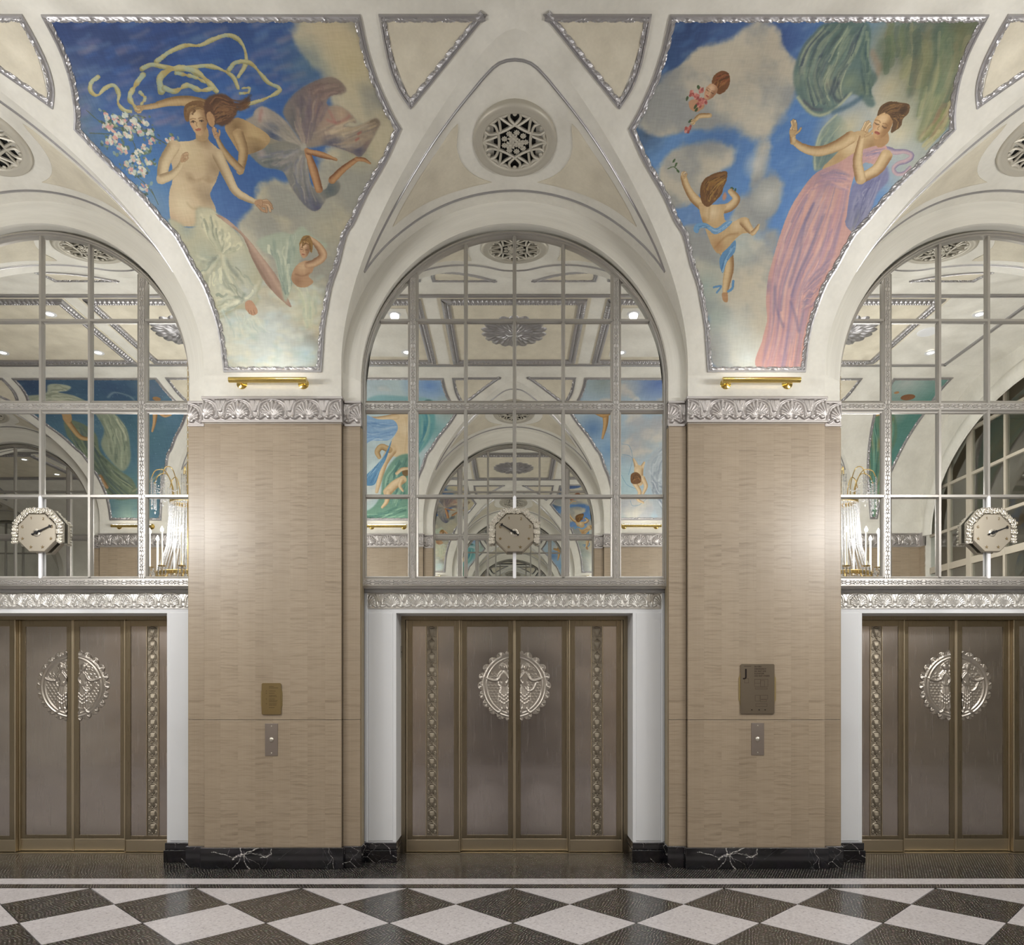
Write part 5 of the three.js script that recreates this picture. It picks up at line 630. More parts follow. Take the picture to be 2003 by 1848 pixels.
  A.fill(cloth, '#8f9480', 4); A.fill(cloth, '#aeab90', 1.6); A.inside(cloth, () => { A.wash([[420, 440, 36, 'rgb(208,202,166)'], [450, 480, 36, 'rgb(204,200,170)'], [400, 500, 36, 'rgb(170,174,154)'], [470, 520, 40, 'rgb(184,188,170)'], [430, 560, 40, 'rgb(196,198,176)'], [480, 570, 30, 'rgb(182,188,178)'], [365, 450, 22, 'rgb(150,156,142)']]); A.flow([[390, 412, 400, 450, 428, 490], [416, 414, 420, 456, 434, 490], [450, 446, 446, 470, 436, 492], [482, 488, 460, 494, 438, 496]], ['#e0dcbc', '#828674', '#c9c6a6', '#9ea08a'], 60, 5, 14, 0.6, 1.8); A.flow([[432, 496, 400, 500, 372, 496], [430, 500, 410, 530, 402, 558], [436, 500, 440, 540, 470, 582], [440, 498, 470, 530, 500, 560]], ['#dcdabc', '#83897a', '#bfc0a6', '#9aa192'], 70, 5, 15, 0.55, 1.9); A.flow([[476, 586, 450, 570, 424, 574], [478, 586, 460, 600, 430, 616], [480, 584, 500, 570, 510, 548]], ['#e2e0c6', '#788476', '#b9beac'], 46, 4.4, 16, 0.55, 1.7); });
  A.flow([[420, 600, 440, 640, 450, 660], [470, 606, 476, 640, 470, 660], [500, 606, 520, 640, 540, 650]], ['#d8dccb', '#a2b4ac', '#c6d0c4'], 46, 3, 17, 0.4, 1.6);
  const shin = [[422, 419], [444, 428], [480, 461], [511, 499], [542, 541], [558, 572], [570, 601], [551, 587], [530, 566], [515, 547], [493, 505], [475, 463], [449, 441]]; A.fill(shin, '#9f8472', 1); A.inside(shin, () => { A.line([440, 430, 482, 468, 516, 514, 562, 590], '#bca08a', 8, 2.4, 0.7); A.line([456, 446, 478, 468, 496, 508, 530, 564], '#77604f', 5, 2, 0.7); });
  A.fill([[481, 590], [492, 588], [502, 602], [504, 612], [496, 617], [486, 612], [480, 602]], '#b48c6e', 0.7); A.folds([[486, 606, 488, 614], [491, 607, 493, 616], [496, 606, 499, 615]], '#75523c', 1, 0, 0.7);
  // hooded child
  const hood = [[502, 474], [520, 462], [552, 454], [572, 458], [582, 448], [594, 443], [606, 456], [626, 470], [640, 478], [634, 488], [612, 478], [598, 470], [590, 500], [580, 530], [570, 562], [558, 590], [548, 550], [536, 504], [516, 492]]; A.fill(hood, '#a3ac98', 2); A.inside(hood, () => { A.flow([[520, 466, 530, 500, 556, 570], [556, 456, 552, 500, 562, 580], [590, 446, 580, 490, 570, 560]], ['#d4d6bc', '#73857a', '#b4bca6', '#8c9a8c'], 60, 4.6, 18, 0.6, 1.8); }); A.flow([[570, 560, 590, 590, 600, 640], [620, 560, 620, 600, 610, 640]], ['#c3c8a8', '#a2b09c', '#d4d4b8'], 30, 4, 19, 0.4, 2);
  const fk = ['#b08c6a', '#76543a', '#cfb08c']; const kid = [[578, 522], [596, 510], [614, 514], [612, 530], [604, 540], [613, 552], [598, 562], [582, 560], [570, 545]]; A.fill(kid, fk[0], 0.8); A.inside(kid, () => { A.wash([[592, 522, 16, 'rgb(202,172,136)', 0.9], [582, 550, 16, 'rgb(140,104,76)', 0.8]]); A.line([578, 536, 592, 540, 606, 534], '#76543a', 2, 1.2, 0.6); }); A.limb([604, 464, 622, 480, 632, 500, 616, 514, 602, 518], [8, 13, 16, 16, 13], ...fk, -1); A.fill([[586, 476], [594, 462], [606, 462], [612, 478], [610, 494], [604, 488], [596, 480], [588, 490]], '#8d6c3a', 0.8); A.face(596, 489, 16, 0.12, -0.4, ['#bc9672', '#7e5a3c', '#d6b692', '#94503e'], true); A.flow([[586, 490, 590, 468, 604, 462], [606, 466, 612, 480, 608, 496]], ['#a8844a', '#6a4c26'], 20, 1.8, 20, 0.8, 0);
  mural('mural of a flying figure whispering to another under yellow ribbons', -BAY / 2, SIDES[0], A.finish(21)); }
// ---- woman in pink with raised hands, two children in the clouds
{ const A = painter(cartoon(6.125, 1003, BAY / 2, false)), g = A.g, r = rng(12); g.fillStyle = '#6088b8'; g.fillRect(0, 0, PAINT, PAINT);
  A.wash([[1350, 60, 170, 'rgb(44,64,110)'], [1300, 120, 100, 'rgb(54,80,122)'], [1520, 80, 100, 'rgb(56,80,132)'], [1265, 260, 46, 'rgb(70,90,114)'], [1420, 275, 100, 'rgb(74,110,160)'], [1540, 290, 120, 'rgb(78,120,178)'], [1510, 400, 120, 'rgb(84,130,190)'], [1355, 420, 60, 'rgb(100,132,176)']]);
  for (let i = 0; i < 200; i++) { const x = 1260 + r() * 320, y = 40 + r() * 400; A.line([[x, y], [x + 10 + r() * 16, y - 6 - r() * 12]], ['#5a82b4', '#7ea0c8', '#4c70a4', '#8caac6'][i % 4], 3 + r() * 6, 2.2, 0.25); }
  A.cloudMass([[1410, 130, 60, 30], [1470, 110, 44, 44], [1400, 180, 90, 34], [1325, 200, 60, 40], [1490, 190, 60, 56], [1440, 150, 90, 40], [1300, 235, 50, 26], [1420, 235, 80, 18, 0.8], [1480, 240, 30, 16, 0.5], [1390, 310, 50, 30], [1330, 340, 44, 46], [1484, 330, 20, 38], [1500, 380, 30, 30], [1464, 420, 40, 30], [1420, 490, 60, 46], [1480, 530, 40, 50], [1390, 560, 50, 50], [1450, 610, 60, 46], [1430, 660, 70, 40], [1460, 700, 80, 40], [1350, 480, 30, 30, 0.6], [1510, 470, 26, 24]], ['rgb(194,184,162)', 'rgb(150,150,144)'], 9.2);
  A.wash([[1480, 320, 30, 'rgb(200,198,188)', 0.9], [1500, 385, 36, 'rgb(200,200,190)', 0.8], [1440, 480, 60, 'rgb(184,196,190)', 0.7], [1380, 560, 60, 'rgb(150,168,164)', 0.8], [1430, 640, 60, 'rgb(196,202,196)', 0.8], [1460, 700, 70, 'rgb(204,212,210)', 0.9], [1470, 550, 40, 'rgb(198,186,160)', 0.6], [1400, 620, 40, 'rgb(160,174,164)', 0.7]]);
  A.wash([[1740, 170, 120, 'rgb(200,188,158)'], [1760, 260, 110, 'rgb(200,192,164)'], [1640, 250, 50, 'rgb(192,186,160)', 0.8], [1860, 120, 130, 'rgb(96,100,72)'], [1880, 60, 110, 'rgb(90,94,66)'], [1840, 230, 70, 'rgb(150,146,108)', 0.7], [1800, 340, 70, 'rgb(190,184,156)'], [1740, 70, 80, 'rgb(122,126,98)', 0.9], [1800, 60, 60, 'rgb(86,100,90)', 0.9]]);
  A.flow([[1720, 40, 1716, 90, 1720, 140], [1770, 40, 1772, 90, 1764, 140], [1810, 40, 1812, 120, 1796, 220], [1850, 44, 1846, 140, 1800, 270], [1900, 50, 1880, 140, 1830, 260]], ['#52644e', '#8a8c66', '#5f7250', '#7a7458', '#46584e', '#a8a27a'], 130, 11, 31, 0.42, 3); A.flow([[1850, 190, 1826, 236, 1800, 270], [1872, 200, 1850, 250, 1810, 290]], ['#bab084', '#75824f', '#8d7258', '#a29c70'], 40, 6, 32, 0.5, 2); A.line([1704, 100, 1718, 130, 1712, 152], '#9c7a5e', 9, 3, 0.5);
  const veil = [[1618, 44], [1590, 66], [1570, 90], [1554, 130], [1552, 160], [1560, 190], [1580, 218], [1604, 228], [1632, 214], [1662, 186], [1680, 188], [1698, 208], [1712, 204], [1704, 176], [1716, 150], [1700, 122], [1698, 44]];
  A.fill(veil, '#607672', 2); A.inside(veil, () => { A.wash([[1600, 100, 40, 'rgb(84,94,108)'], [1640, 90, 50, 'rgb(78,100,94)'], [1680, 80, 30, 'rgb(68,92,92)'], [1612, 160, 34, 'rgb(138,130,112)', 0.8], [1660, 160, 24, 'rgb(128,142,118)', 0.9], [1692, 170, 24, 'rgb(108,122,100)', 0.9], [1570, 150, 20, 'rgb(140,150,124)', 0.9]]); A.flow([[1616, 46, 1572, 100, 1562, 160, 1580, 214], [1646, 46, 1600, 100, 1588, 150, 1600, 200], [1670, 46, 1634, 110, 1612, 160, 1626, 206], [1694, 46, 1670, 110, 1644, 160, 1650, 196]], ['#3d4a58', '#9aa68a', '#6c8278', '#52645e', '#b2b696'], 130, 4.4, 33, 0.5, 1.6); A.flow([[1690, 50, 1684, 110, 1690, 180], [1700, 60, 1702, 120, 1706, 190]], ['#3a5258', '#8d9c80', '#5a7068'], 34, 3.4, 34, 0.6, 1.3); A.folds([[1640, 160, 1630, 186, 1644, 198, 1656, 186], [1634, 152, 1624, 184]], '#364252', 5, 1.6, 0.7); });
  A.line([1560, 190, 1582, 216, 1604, 225, 1634, 212, 1664, 182], '#b2b696', 5, 1.3, 0.85); A.line([1572, 196, 1590, 212, 1608, 214], '#4a4c5c', 4, 1.4, 0.7); A.line([1630, 218, 1660, 206, 1684, 190], '#36566a', 9, 2.4, 0.65);
  const fan = [[1640, 226], [1622, 240], [1604, 262], [1592, 290], [1590, 316], [1596, 334], [1612, 326], [1640, 300], [1660, 270], [1664, 250]]; A.fill(fan, '#84968c', 1.6); A.inside(fan, () => { A.wash([[1612, 300, 26, 'rgb(76,98,104)', 0.9], [1630, 260, 24, 'rgb(120,140,130)', 0.8]]); A.flow([[1636, 230, 1604, 270, 1596, 326], [1656, 250, 1630, 290, 1606, 326]], ['#5f7a78', '#b0b698', '#8a9c90'], 36, 3, 35, 0.5, 1.3); }); A.line([1636, 224, 1606, 256, 1594, 300, 1594, 330], '#bcbe9e', 3.4, 1.2, 0.85); A.wash([[1662, 246, 34, 'rgb(200,192,160)', 0.9]]);
  // scarf
  const sc = [[1673, 356], [1712, 340], [1730, 318], [1738, 350], [1716, 378], [1704, 410], [1690, 440], [1670, 468], [1650, 452], [1654, 410], [1662, 378]]; A.fill(sc, '#75779a', 1.6); A.inside(sc, () => { A.wash([[1680, 430, 30, 'rgb(122,124,134)'], [1700, 360, 24, 'rgb(104,106,150)'], [1668, 452, 16, 'rgb(140,138,132)', 0.9]]); A.flow([[1690, 350, 1670, 390, 1658, 450], [1732, 330, 1710, 390, 1674, 460]], ['#5c5e84', '#9a9ab0', '#80829c'], 50, 3, 36, 0.5, 1.4); });
  A.limb([1733, 292, 1752, 297, 1770, 296, 1784, 304, 1774, 314, 1756, 320, 1747, 330, 1754, 340, 1768, 338, 1780, 326], [14, 12, 9, 9, 10, 9, 8, 8, 7, 5], '#a08e9e', '#6a6688', '#c6aaa6');
  const f = ['#bc9f74', '#7e5a34', '#d8c096'];
  const bust = [[1652, 272], [1676, 256], [1706, 262], [1722, 280], [1714, 300], [1690, 306], [1664, 306], [1640, 318], [1614, 330], [1610, 326], [1632, 304], [1650, 284]]; A.fill(bust, f[0], 0.8); A.inside(bust, () => { A.wash([[1664, 284, 22, 'rgb(214,192,152)', 0.9], [1704, 284, 18, 'rgb(140,106,66)', 0.8], [1640, 310, 14, 'rgb(178,148,104)', 0.8]]); });
  A.limb([1664, 268, 1640, 283, 1606, 295, 1586, 294, 1566, 286, 1551, 275], [24, 23, 20, 20, 17, 11], ...f, -1); A.limb([1551, 277, 1550, 262], [12, 11], ...f).hand(1550, 262, -1.35, 27, ...f, 0.13, -0.1);
  const gown = [[1719, 284], [1734, 286], [1732, 306], [1716, 322], [1692, 318], [1676, 334], [1668, 352], [1662, 378], [1656, 420], [1654, 440], [1672, 466], [1651, 494], [1634, 520], [1620, 544], [1604, 580], [1590, 610], [1576, 664], [1567, 719], [1481, 719], [1491, 664], [1500, 626], [1498, 590], [1502, 544], [1512, 505], [1526, 458], [1545, 409], [1566, 374], [1589, 344], [1608, 331], [1640, 318], [1672, 298], [1700, 288]];
  A.fill(gown, '#bf968e', 1); A.inside(gown, () => { A.wash([[1580, 420, 60, 'rgb(208,168,156)'], [1610, 460, 60, 'rgb(198,154,146)'], [1540, 500, 50, 'rgb(198,160,154)'], [1610, 345, 40, 'rgb(170,138,146)'], [1530, 640, 60, 'rgb(200,154,142)'], [1590, 560, 50, 'rgb(190,142,132)'], [1550, 690, 60, 'rgb(204,154,138)'], [1690, 300, 30, 'rgb(176,144,148)'], [1500, 560, 20, 'rgb(140,124,146)', 0.8]]);
    A.flow([[1600, 340, 1560, 400, 1526, 480, 1508, 570, 1506, 640, 1488, 716], [1625, 340, 1590, 410, 1560, 490, 1532, 570, 1526, 640, 1510, 716], [1640, 350, 1620, 420, 1590, 500, 1560, 570, 1550, 640, 1536, 716], [1660, 360, 1648, 430, 1626, 510, 1590, 570, 1572, 640, 1562, 716]], ['#7e7694', '#d9ac9e', '#a48296', '#e2b8a8', '#8c7f9c', '#c9978c', '#b58c94'], 300, 3.8, 37, 0.42, 1.6);
    A.flow([[1606, 336, 1630, 330, 1660, 334], [1596, 352, 1630, 346, 1664, 352], [1584, 372, 1620, 362, 1658, 372]], ['#7e7694', '#d2a8a0', '#9c8098'], 40, 3, 38, 0.5, 1.2); A.flow([[1676, 304, 1706, 294, 1730, 290], [1690, 316, 1716, 306, 1732, 300]], ['#7a7498', '#d8aea4', '#a78c9c'], 30, 2.6, 39, 0.6, 1.1); A.flow([[1646, 484, 1606, 520, 1574, 560], [1620, 540, 1596, 556, 1570, 580], [1604, 580, 1586, 600, 1566, 610]], ['#77708e', '#dcae9e', '#a8848e'], 50, 3.2, 40, 0.5, 1.3);
    A.folds([[1590, 400, 1572, 446, 1562, 500, 1544, 560], [1612, 420, 1588, 480, 1560, 540, 1548, 580], [1516, 560, 1518, 600, 1532, 640], [1546, 590, 1556, 620, 1562, 650]], '#6a6688', 5, 1.8, 0.5); });
  A.limb([1733, 304, 1716, 330, 1686, 348], [24, 22, 19], ...f); A.limb([1683, 350, 1677, 316, 1682, 284, 1687, 262], [21, 20, 15, 10], ...f).hand(1687, 264, -1.15, 28, ...f, 0.16, 0.05);
  A.fill([[1712, 262], [1734, 256], [1738, 276], [1722, 288], [1710, 280]], '#a8845a', 0.8); A.face(1724, 247, 27, 0.42, -0.5, ['#c09a6c', '#85603a', '#dabd92', '#8c4034'], true);
  A.fill([[1716, 226], [1722, 208], [1740, 198], [1760, 200], [1778, 204], [1777, 220], [1766, 232], [1762, 246], [1750, 256], [1742, 258], [1746, 240], [1740, 226], [1728, 220]], '#5a4022', 0.8); A.flow([[1718, 224, 1730, 206, 1760, 202], [1732, 222, 1748, 214, 1776, 210], [1746, 230, 1756, 238, 1752, 254]], ['#8d6a3a', '#3f2a14', '#6e5030'], 60, 2, 41, 0.75, 0); A.spot(1767, 214, 7, 6, '#3c2812', 1.2, 0.8);
  // child among roses
  A.fill([[1392, 164], [1396, 148], [1410, 138], [1424, 142], [1428, 158], [1422, 174], [1408, 184], [1400, 178]], '#70492a', 0.8); A.flow([[1394, 164, 1406, 144, 1424, 144], [1402, 178, 1414, 166, 1426, 156]], ['#94683c', '#55331a', '#84482c'], 50, 2, 42, 0.75, 0); A.face(1389, 180, 17, 0.55, -0.3, ['#be9674', '#84583c', '#d8b896', '#984838'], true); A.fill([[1348, 198], [1362, 194], [1378, 206], [1364, 218], [1350, 212]], '#b48868', 0.8);
  for (const b of [[1354, 182], [1362, 188], [1372, 176], [1372, 196], [1366, 206], [1378, 200], [1348, 250], [1344, 254]]) for (let k = 0; k < 8; k++) A.spot(b[0] + (r() - 0.5) * 8, b[1] + (r() - 0.5) * 8, 2.8, 2.2, ['#b86e64', '#964a44', '#cc8e82'][k % 3], 0, 0.9, r() * 3); for (const b of [[1344, 192], [1366, 170], [1362, 214], [1350, 236], [1360, 208]]) A.spot(b[0], b[1], 4, 2, '#33492a', 0, 0.9, r() * 3);
  A.limb([1388, 225, 1368, 227, 1360, 234], [9, 10, 7], ...f, -1).hand(1360, 234, 2.2, 11, ...f);
  // child with a sprig, seen from behind
  A.limb([1337, 346, 1342, 362, 1356, 386, 1376, 404], [12, 14, 18, 20], ...f, -1).hand(1337, 348, -1.6, 13, ...f); A.line([1306, 330, 1318, 326, 1328, 336], '#44582e', 1.4, 0); for (const b of [[1318, 314], [1322, 322], [1326, 334], [1432, 368], [1438, 372]]) A.spot(b[0], b[1], 4, 1.6, '#35502a', 0, 0.9, r() * 3);
  A.limb([1404, 410, 1428, 404, 1440, 388, 1429, 374], [20, 18, 16, 11], ...f, -1);
  A.limb([1418, 486, 1426, 520, 1421, 552, 1417, 582], [28, 19, 16, 8], ...f); A.fill([[1412, 574], [1422, 574], [1423, 590], [1415, 589]], '#ac855e', 0.6);
  const boy = [[1368, 396], [1384, 400], [1404, 400], [1420, 402], [1416, 414], [1418, 430], [1432, 434], [1453, 425], [1466, 436], [1464, 454], [1450, 458], [1436, 470], [1422, 488], [1406, 496], [1394, 484], [1384, 460], [1375, 436], [1369, 416]];
  A.fill(boy, f[0], 0.8); A.inside(boy, () => { A.wash([[1394, 415, 20, 'rgb(216,198,162)', 0.9], [1404, 480, 20, 'rgb(168,128,84)', 0.9], [1440, 442, 16, 'rgb(212,190,152)', 0.9], [1374, 434, 12, 'rgb(146,114,70)', 0.8], [1420, 470, 14, 'rgb(196,168,124)', 0.8]]); A.line([1388, 404, 1386, 432], '#977544', 2, 1.4, 0.6); A.line([1398, 484, 1420, 462, 1444, 456], '#8c683a', 2.4, 1.4, 0.6); });
  A.limb([1456, 434, 1464, 446, 1473, 455], [20, 16, 11], ...f, -1); A.limb([1472, 456, 1478, 450, 1484, 440], [10, 8, 5], ...f);
  const sash = [[1356, 450], [1362, 438], [1380, 436], [1400, 446], [1420, 433], [1432, 434], [1416, 450], [1398, 458], [1382, 447], [1370, 446], [1364, 456]]; A.fill(sash, '#6894ba', 0.7); A.inside(sash, () => A.flow([[1360, 442, 1384, 440, 1400, 450, 1428, 434], [1362, 450, 1384, 446, 1400, 455, 1420, 444]], ['#a2c2d8', '#4a769c', '#86aac8'], 24, 2, 43, 0.7, 0)); const tail = [[1438, 470], [1437, 492], [1422, 512], [1413, 534], [1407, 512], [1412, 496], [1424, 484]]; A.fill(tail, '#5d8ab2', 0.7); A.inside(tail, () => A.flow([[1436, 474, 1420, 500, 1410, 528], [1438, 484, 1424, 506, 1414, 532]], ['#94b8d2', '#42709a'], 20, 2, 44, 0.7, 0)); A.line([1396, 562, 1410, 560, 1402, 572], '#5d8ab2', 4, 0); A.line([1434, 550, 1432, 564, 1424, 570], '#5d8ab2', 5, 0);
  A.fill([[1370, 386], [1370, 366], [1378, 350], [1394, 340], [1410, 335], [1422, 336], [1421, 352], [1415, 366], [1411, 380], [1400, 392], [1386, 404], [1376, 400]], '#694722', 0.8); A.flow([[1372, 390, 1380, 356, 1418, 338], [1384, 400, 1396, 370, 1418, 350], [1398, 392, 1406, 376, 1414, 364]], ['#8c6630', '#4a2e14', '#a07e3e', '#76502a'], 90, 2.2, 45, 0.75, 0); A.spot(1417, 384, 4, 6, '#b8866a', 1.1);
  mural('mural of a woman in a pink gown with two children in clouds', BAY / 2, SIDES[0], A.finish(55)); }
// ---- murals of the opposite wall, known from the mirrors
const FO = ['#cdb48e', '#9c7c52', '#e2cdaa'];
{ const A = painter(cartoon(11.775, 1003, -BAY / 2, true)), g = A.g, r = rng(31); g.fillStyle = '#b6c8cb'; g.fillRect(0, 0, PAINT, PAINT);
  A.wash([[720, 750, 60, 'rgb(176,192,200)'], [840, 755, 60, 'rgb(110,146,198)'], [700, 900, 60, 'rgb(192,208,204)'], [850, 840, 50, 'rgb(124,170,170)'], [880, 800, 40, 'rgb(150,168,158)'], [640, 800, 60, 'rgb(150,180,190)'], [700, 980, 50, 'rgb(176,200,196)']]); A.cloudMass([[730, 756, 40, 10], [700, 880, 40, 30], [720, 960, 30, 30], [660, 770, 30, 20]], ['rgb(202,206,202)', 'rgb(170,186,190)'], 4.2); A.fill([[715, 785], [740, 774], [790, 776], [830, 778], [860, 788], [860, 796], [715, 796]], '#86aeb4', 2); A.spot(838, 786, 8, 5, '#4c6e6c', 1.2);
  const sh = [[814, 806], [848, 806], [850, 840], [834, 872], [812, 890], [804, 850]]; A.fill(sh, '#6aa2a4', 1.4); A.inside(sh, () => A.flow([[822, 806, 826, 846, 812, 884], [846, 808, 842, 846, 824, 880]], ['#3f7c92', '#9cbcae', '#5a96a0', '#7fb0ac'], 50, 2.4, 51, 0.6, 1.1));
  const bk = [[770, 812], [797, 804], [816, 810], [819, 850], [808, 876], [797, 890], [776, 894], [758, 884], [766, 862], [776, 842]]; A.fill(bk, '#d6c09c', 0.8); A.inside(bk, () => { A.wash([[798, 840, 22, 'rgb(228,210,178)'], [766, 878, 14, 'rgb(200,164,122)'], [810, 880, 12, 'rgb(200,172,134)'], [780, 850, 10, 'rgb(206,182,144)', 0.8]]); A.line([794, 816, 796, 850, 792, 884], '#b8976a', 1.4, 1.2, 0.6); });
  A.limb([700, 813, 730, 819, 776, 815], [6, 8, 12], ...FO); A.limb([766, 880, 752, 904, 744, 932, 737, 962], [20, 15, 11, 6], ...FO); A.limb([762, 880, 746, 874, 738, 884, 742, 894], [12, 12, 11, 8], '#b09468', '#7c6038', '#c8ae82');
  const s1 = [[708, 812], [740, 820], [770, 822], [778, 840], [762, 860], [744, 862], [722, 864], [706, 882], [708, 850]]; A.fill(s1, '#86a8ca', 1); A.inside(s1, () => A.flow([[706, 818, 740, 826, 774, 826], [706, 840, 740, 846, 776, 842], [706, 876, 736, 860, 762, 860]], ['#5680b0', '#bcd0de', '#7096c0', '#9cb8d2'], 60, 2.2, 52, 0.6, 1.1)); const s2 = [[766, 862], [752, 890], [736, 910], [716, 930], [708, 946], [732, 948], [744, 920], [756, 896]]; A.fill(s2, '#5284aa', 1); A.inside(s2, () => A.flow([[764, 864, 742, 900, 712, 940], [762, 880, 746, 914, 730, 946]], ['#94b8d0', '#3c6a94', '#6c9aba'], 30, 1.8, 53, 0.6, 0));
  const gr = [[776, 894], [806, 888], [822, 900], [812, 960], [800, 980], [792, 1026], [690, 1026], [690, 1006], [724, 996], [744, 970], [750, 930]]; A.fill(gr, '#6c9482', 1.2); A.inside(gr, () => { A.flow([[782, 896, 760, 930, 752, 980], [812, 894, 800, 940, 780, 990]], ['#34605a', '#a2c2aa', '#54807a', '#84ac98'], 60, 2.6, 54, 0.6, 1.1); A.flow([[694, 1006, 740, 1004, 796, 986], [694, 1024, 740, 1022, 792, 1010]], ['#2f5850', '#98baa0', '#4a766c'], 50, 2.8, 55, 0.6, 1.1); });
  A.limb([788, 938, 772, 948, 758, 962], [15, 17, 17], ...FO); A.limb([760, 962, 756, 982, 748, 992], [11, 9, 5], ...FO); A.limb([786, 938, 782, 950, 788, 960], [9, 7, 4], ...FO); A.spot(793, 924, 7, 7, '#765c38', 0); A.flow([[788, 926, 792, 918, 800, 922]], ['#97784a'], 0, 1, 1); A.limb([776, 926, 786, 918, 798, 916], [6, 7, 5], ...FO);
  mural('mural with blue scarf and green drapery, mirrored at left of the central mirror', -BAY / 2, SIDES[1], A.finish(71, 1)); }
{ const A = painter(cartoon(11.775, 1003, BAY / 2, true)), g = A.g, r = rng(33); g.fillStyle = '#a6b9c6'; g.fillRect(0, 0, PAINT, PAINT);
  A.wash([[1290, 750, 70, 'rgb(94,120,174)'], [1180, 750, 50, 'rgb(142,154,150)'], [1220, 760, 40, 'rgb(172,174,176)'], [1160, 840, 40, 'rgb(94,130,172)'], [1190, 880, 50, 'rgb(120,156,190)'], [1250, 870, 60, 'rgb(174,180,182)'], [1230, 1000, 60, 'rgb(184,202,192)'], [1220, 940, 50, 'rgb(170,196,202)'], [1330, 850, 60, 'rgb(188,198,198)'], [1360, 780, 60, 'rgb(130,150,180)']]); A.cloudMass([[1250, 826, 44, 14], [1280, 850, 40, 20], [1222, 766, 26, 12], [1240, 992, 50, 26], [1302, 784, 20, 8], [1180, 800, 30, 14], [1200, 850, 16, 12], [1240, 880, 30, 14]], ['rgb(200,196,186)', 'rgb(176,178,182)'], 6.4); A.line([1208, 756, 1230, 766, 1242, 780], '#c2beb8', 8, 2, 0.7); A.line([1236, 786, 1246, 778, 1250, 788], '#d2d2cc', 5, 1.4, 0.7);
  A.limb([1184, 806, 1184, 830, 1178, 858], [14, 9, 4], '#b08a58', '#7c5a30', '#ccaa78'); A.limb([1166, 808, 1180, 812, 1196, 806], [8, 12, 8], '#a8824e', '#7c5a30', '#c4a06c');
  const dr = [[1310, 868], [1284, 880], [1266, 904], [1260, 930], [1272, 956], [1278, 990], [1288, 1016], [1302, 1030], [1350, 1030], [1350, 868]]; A.fill(dr, '#a9b2b8', 1.2); A.inside(dr, () => { A.flow([[1300, 872, 1274, 906, 1270, 950], [1320, 880, 1296, 920, 1290, 980], [1340, 880, 1320, 940, 1312, 1010]], ['#7c8894', '#d0d8dc', '#98a4ae', '#b8c2c6'], 70, 3, 61, 0.55, 1.2); A.flow([[1266, 910, 1286, 934, 1304, 940], [1274, 960, 1290, 990, 1304, 1020]], ['#747f8c', '#d4dade'], 24, 2.6, 62, 0.6, 1.1); });
  for (const k of [[1216, 870, 1230, 874, 1236, 900, 1228, 930], [1216, 890, 1232, 894, 1246, 912], [1214, 930, 1226, 950, 1246, 958], [1232, 980, 1236, 990, 1250, 988, 1264, 976]]) A.line(k, '#7096b2', 1, 0, 0.8);
  A.limb([1246, 922, 1242, 908, 1238, 899], [11, 8, 4], ...FO); A.limb([1252, 922, 1256, 912, 1259, 906], [10, 7, 4], ...FO); A.limb([1248, 920, 1248, 944], [18, 17], ...FO); A.limb([1256, 936, 1262, 952, 1257, 966], [9, 8, 5], ...FO); A.limb([1240, 946, 1250, 964, 1247, 978, 1257, 984], [9, 8, 7, 4], ...FO); A.fill([[1232, 938], [1234, 928], [1244, 925], [1252, 932], [1252, 944], [1242, 948], [1234, 946]], '#714c28', 0); A.flow([[1234, 938, 1242, 928, 1252, 934], [1236, 944, 1244, 938, 1252, 942]], ['#9a6e3c', '#4c3016'], 24, 1.2, 63, 0.8, 0); A.fill([[1304, 806], [1294, 822], [1296, 834], [1308, 834]], '#b49a68', 0.8);
  mural('mural of a diving child among pale clouds, mirrored right of the central dial', BAY / 2, SIDES[1], A.finish(73, 1)); }
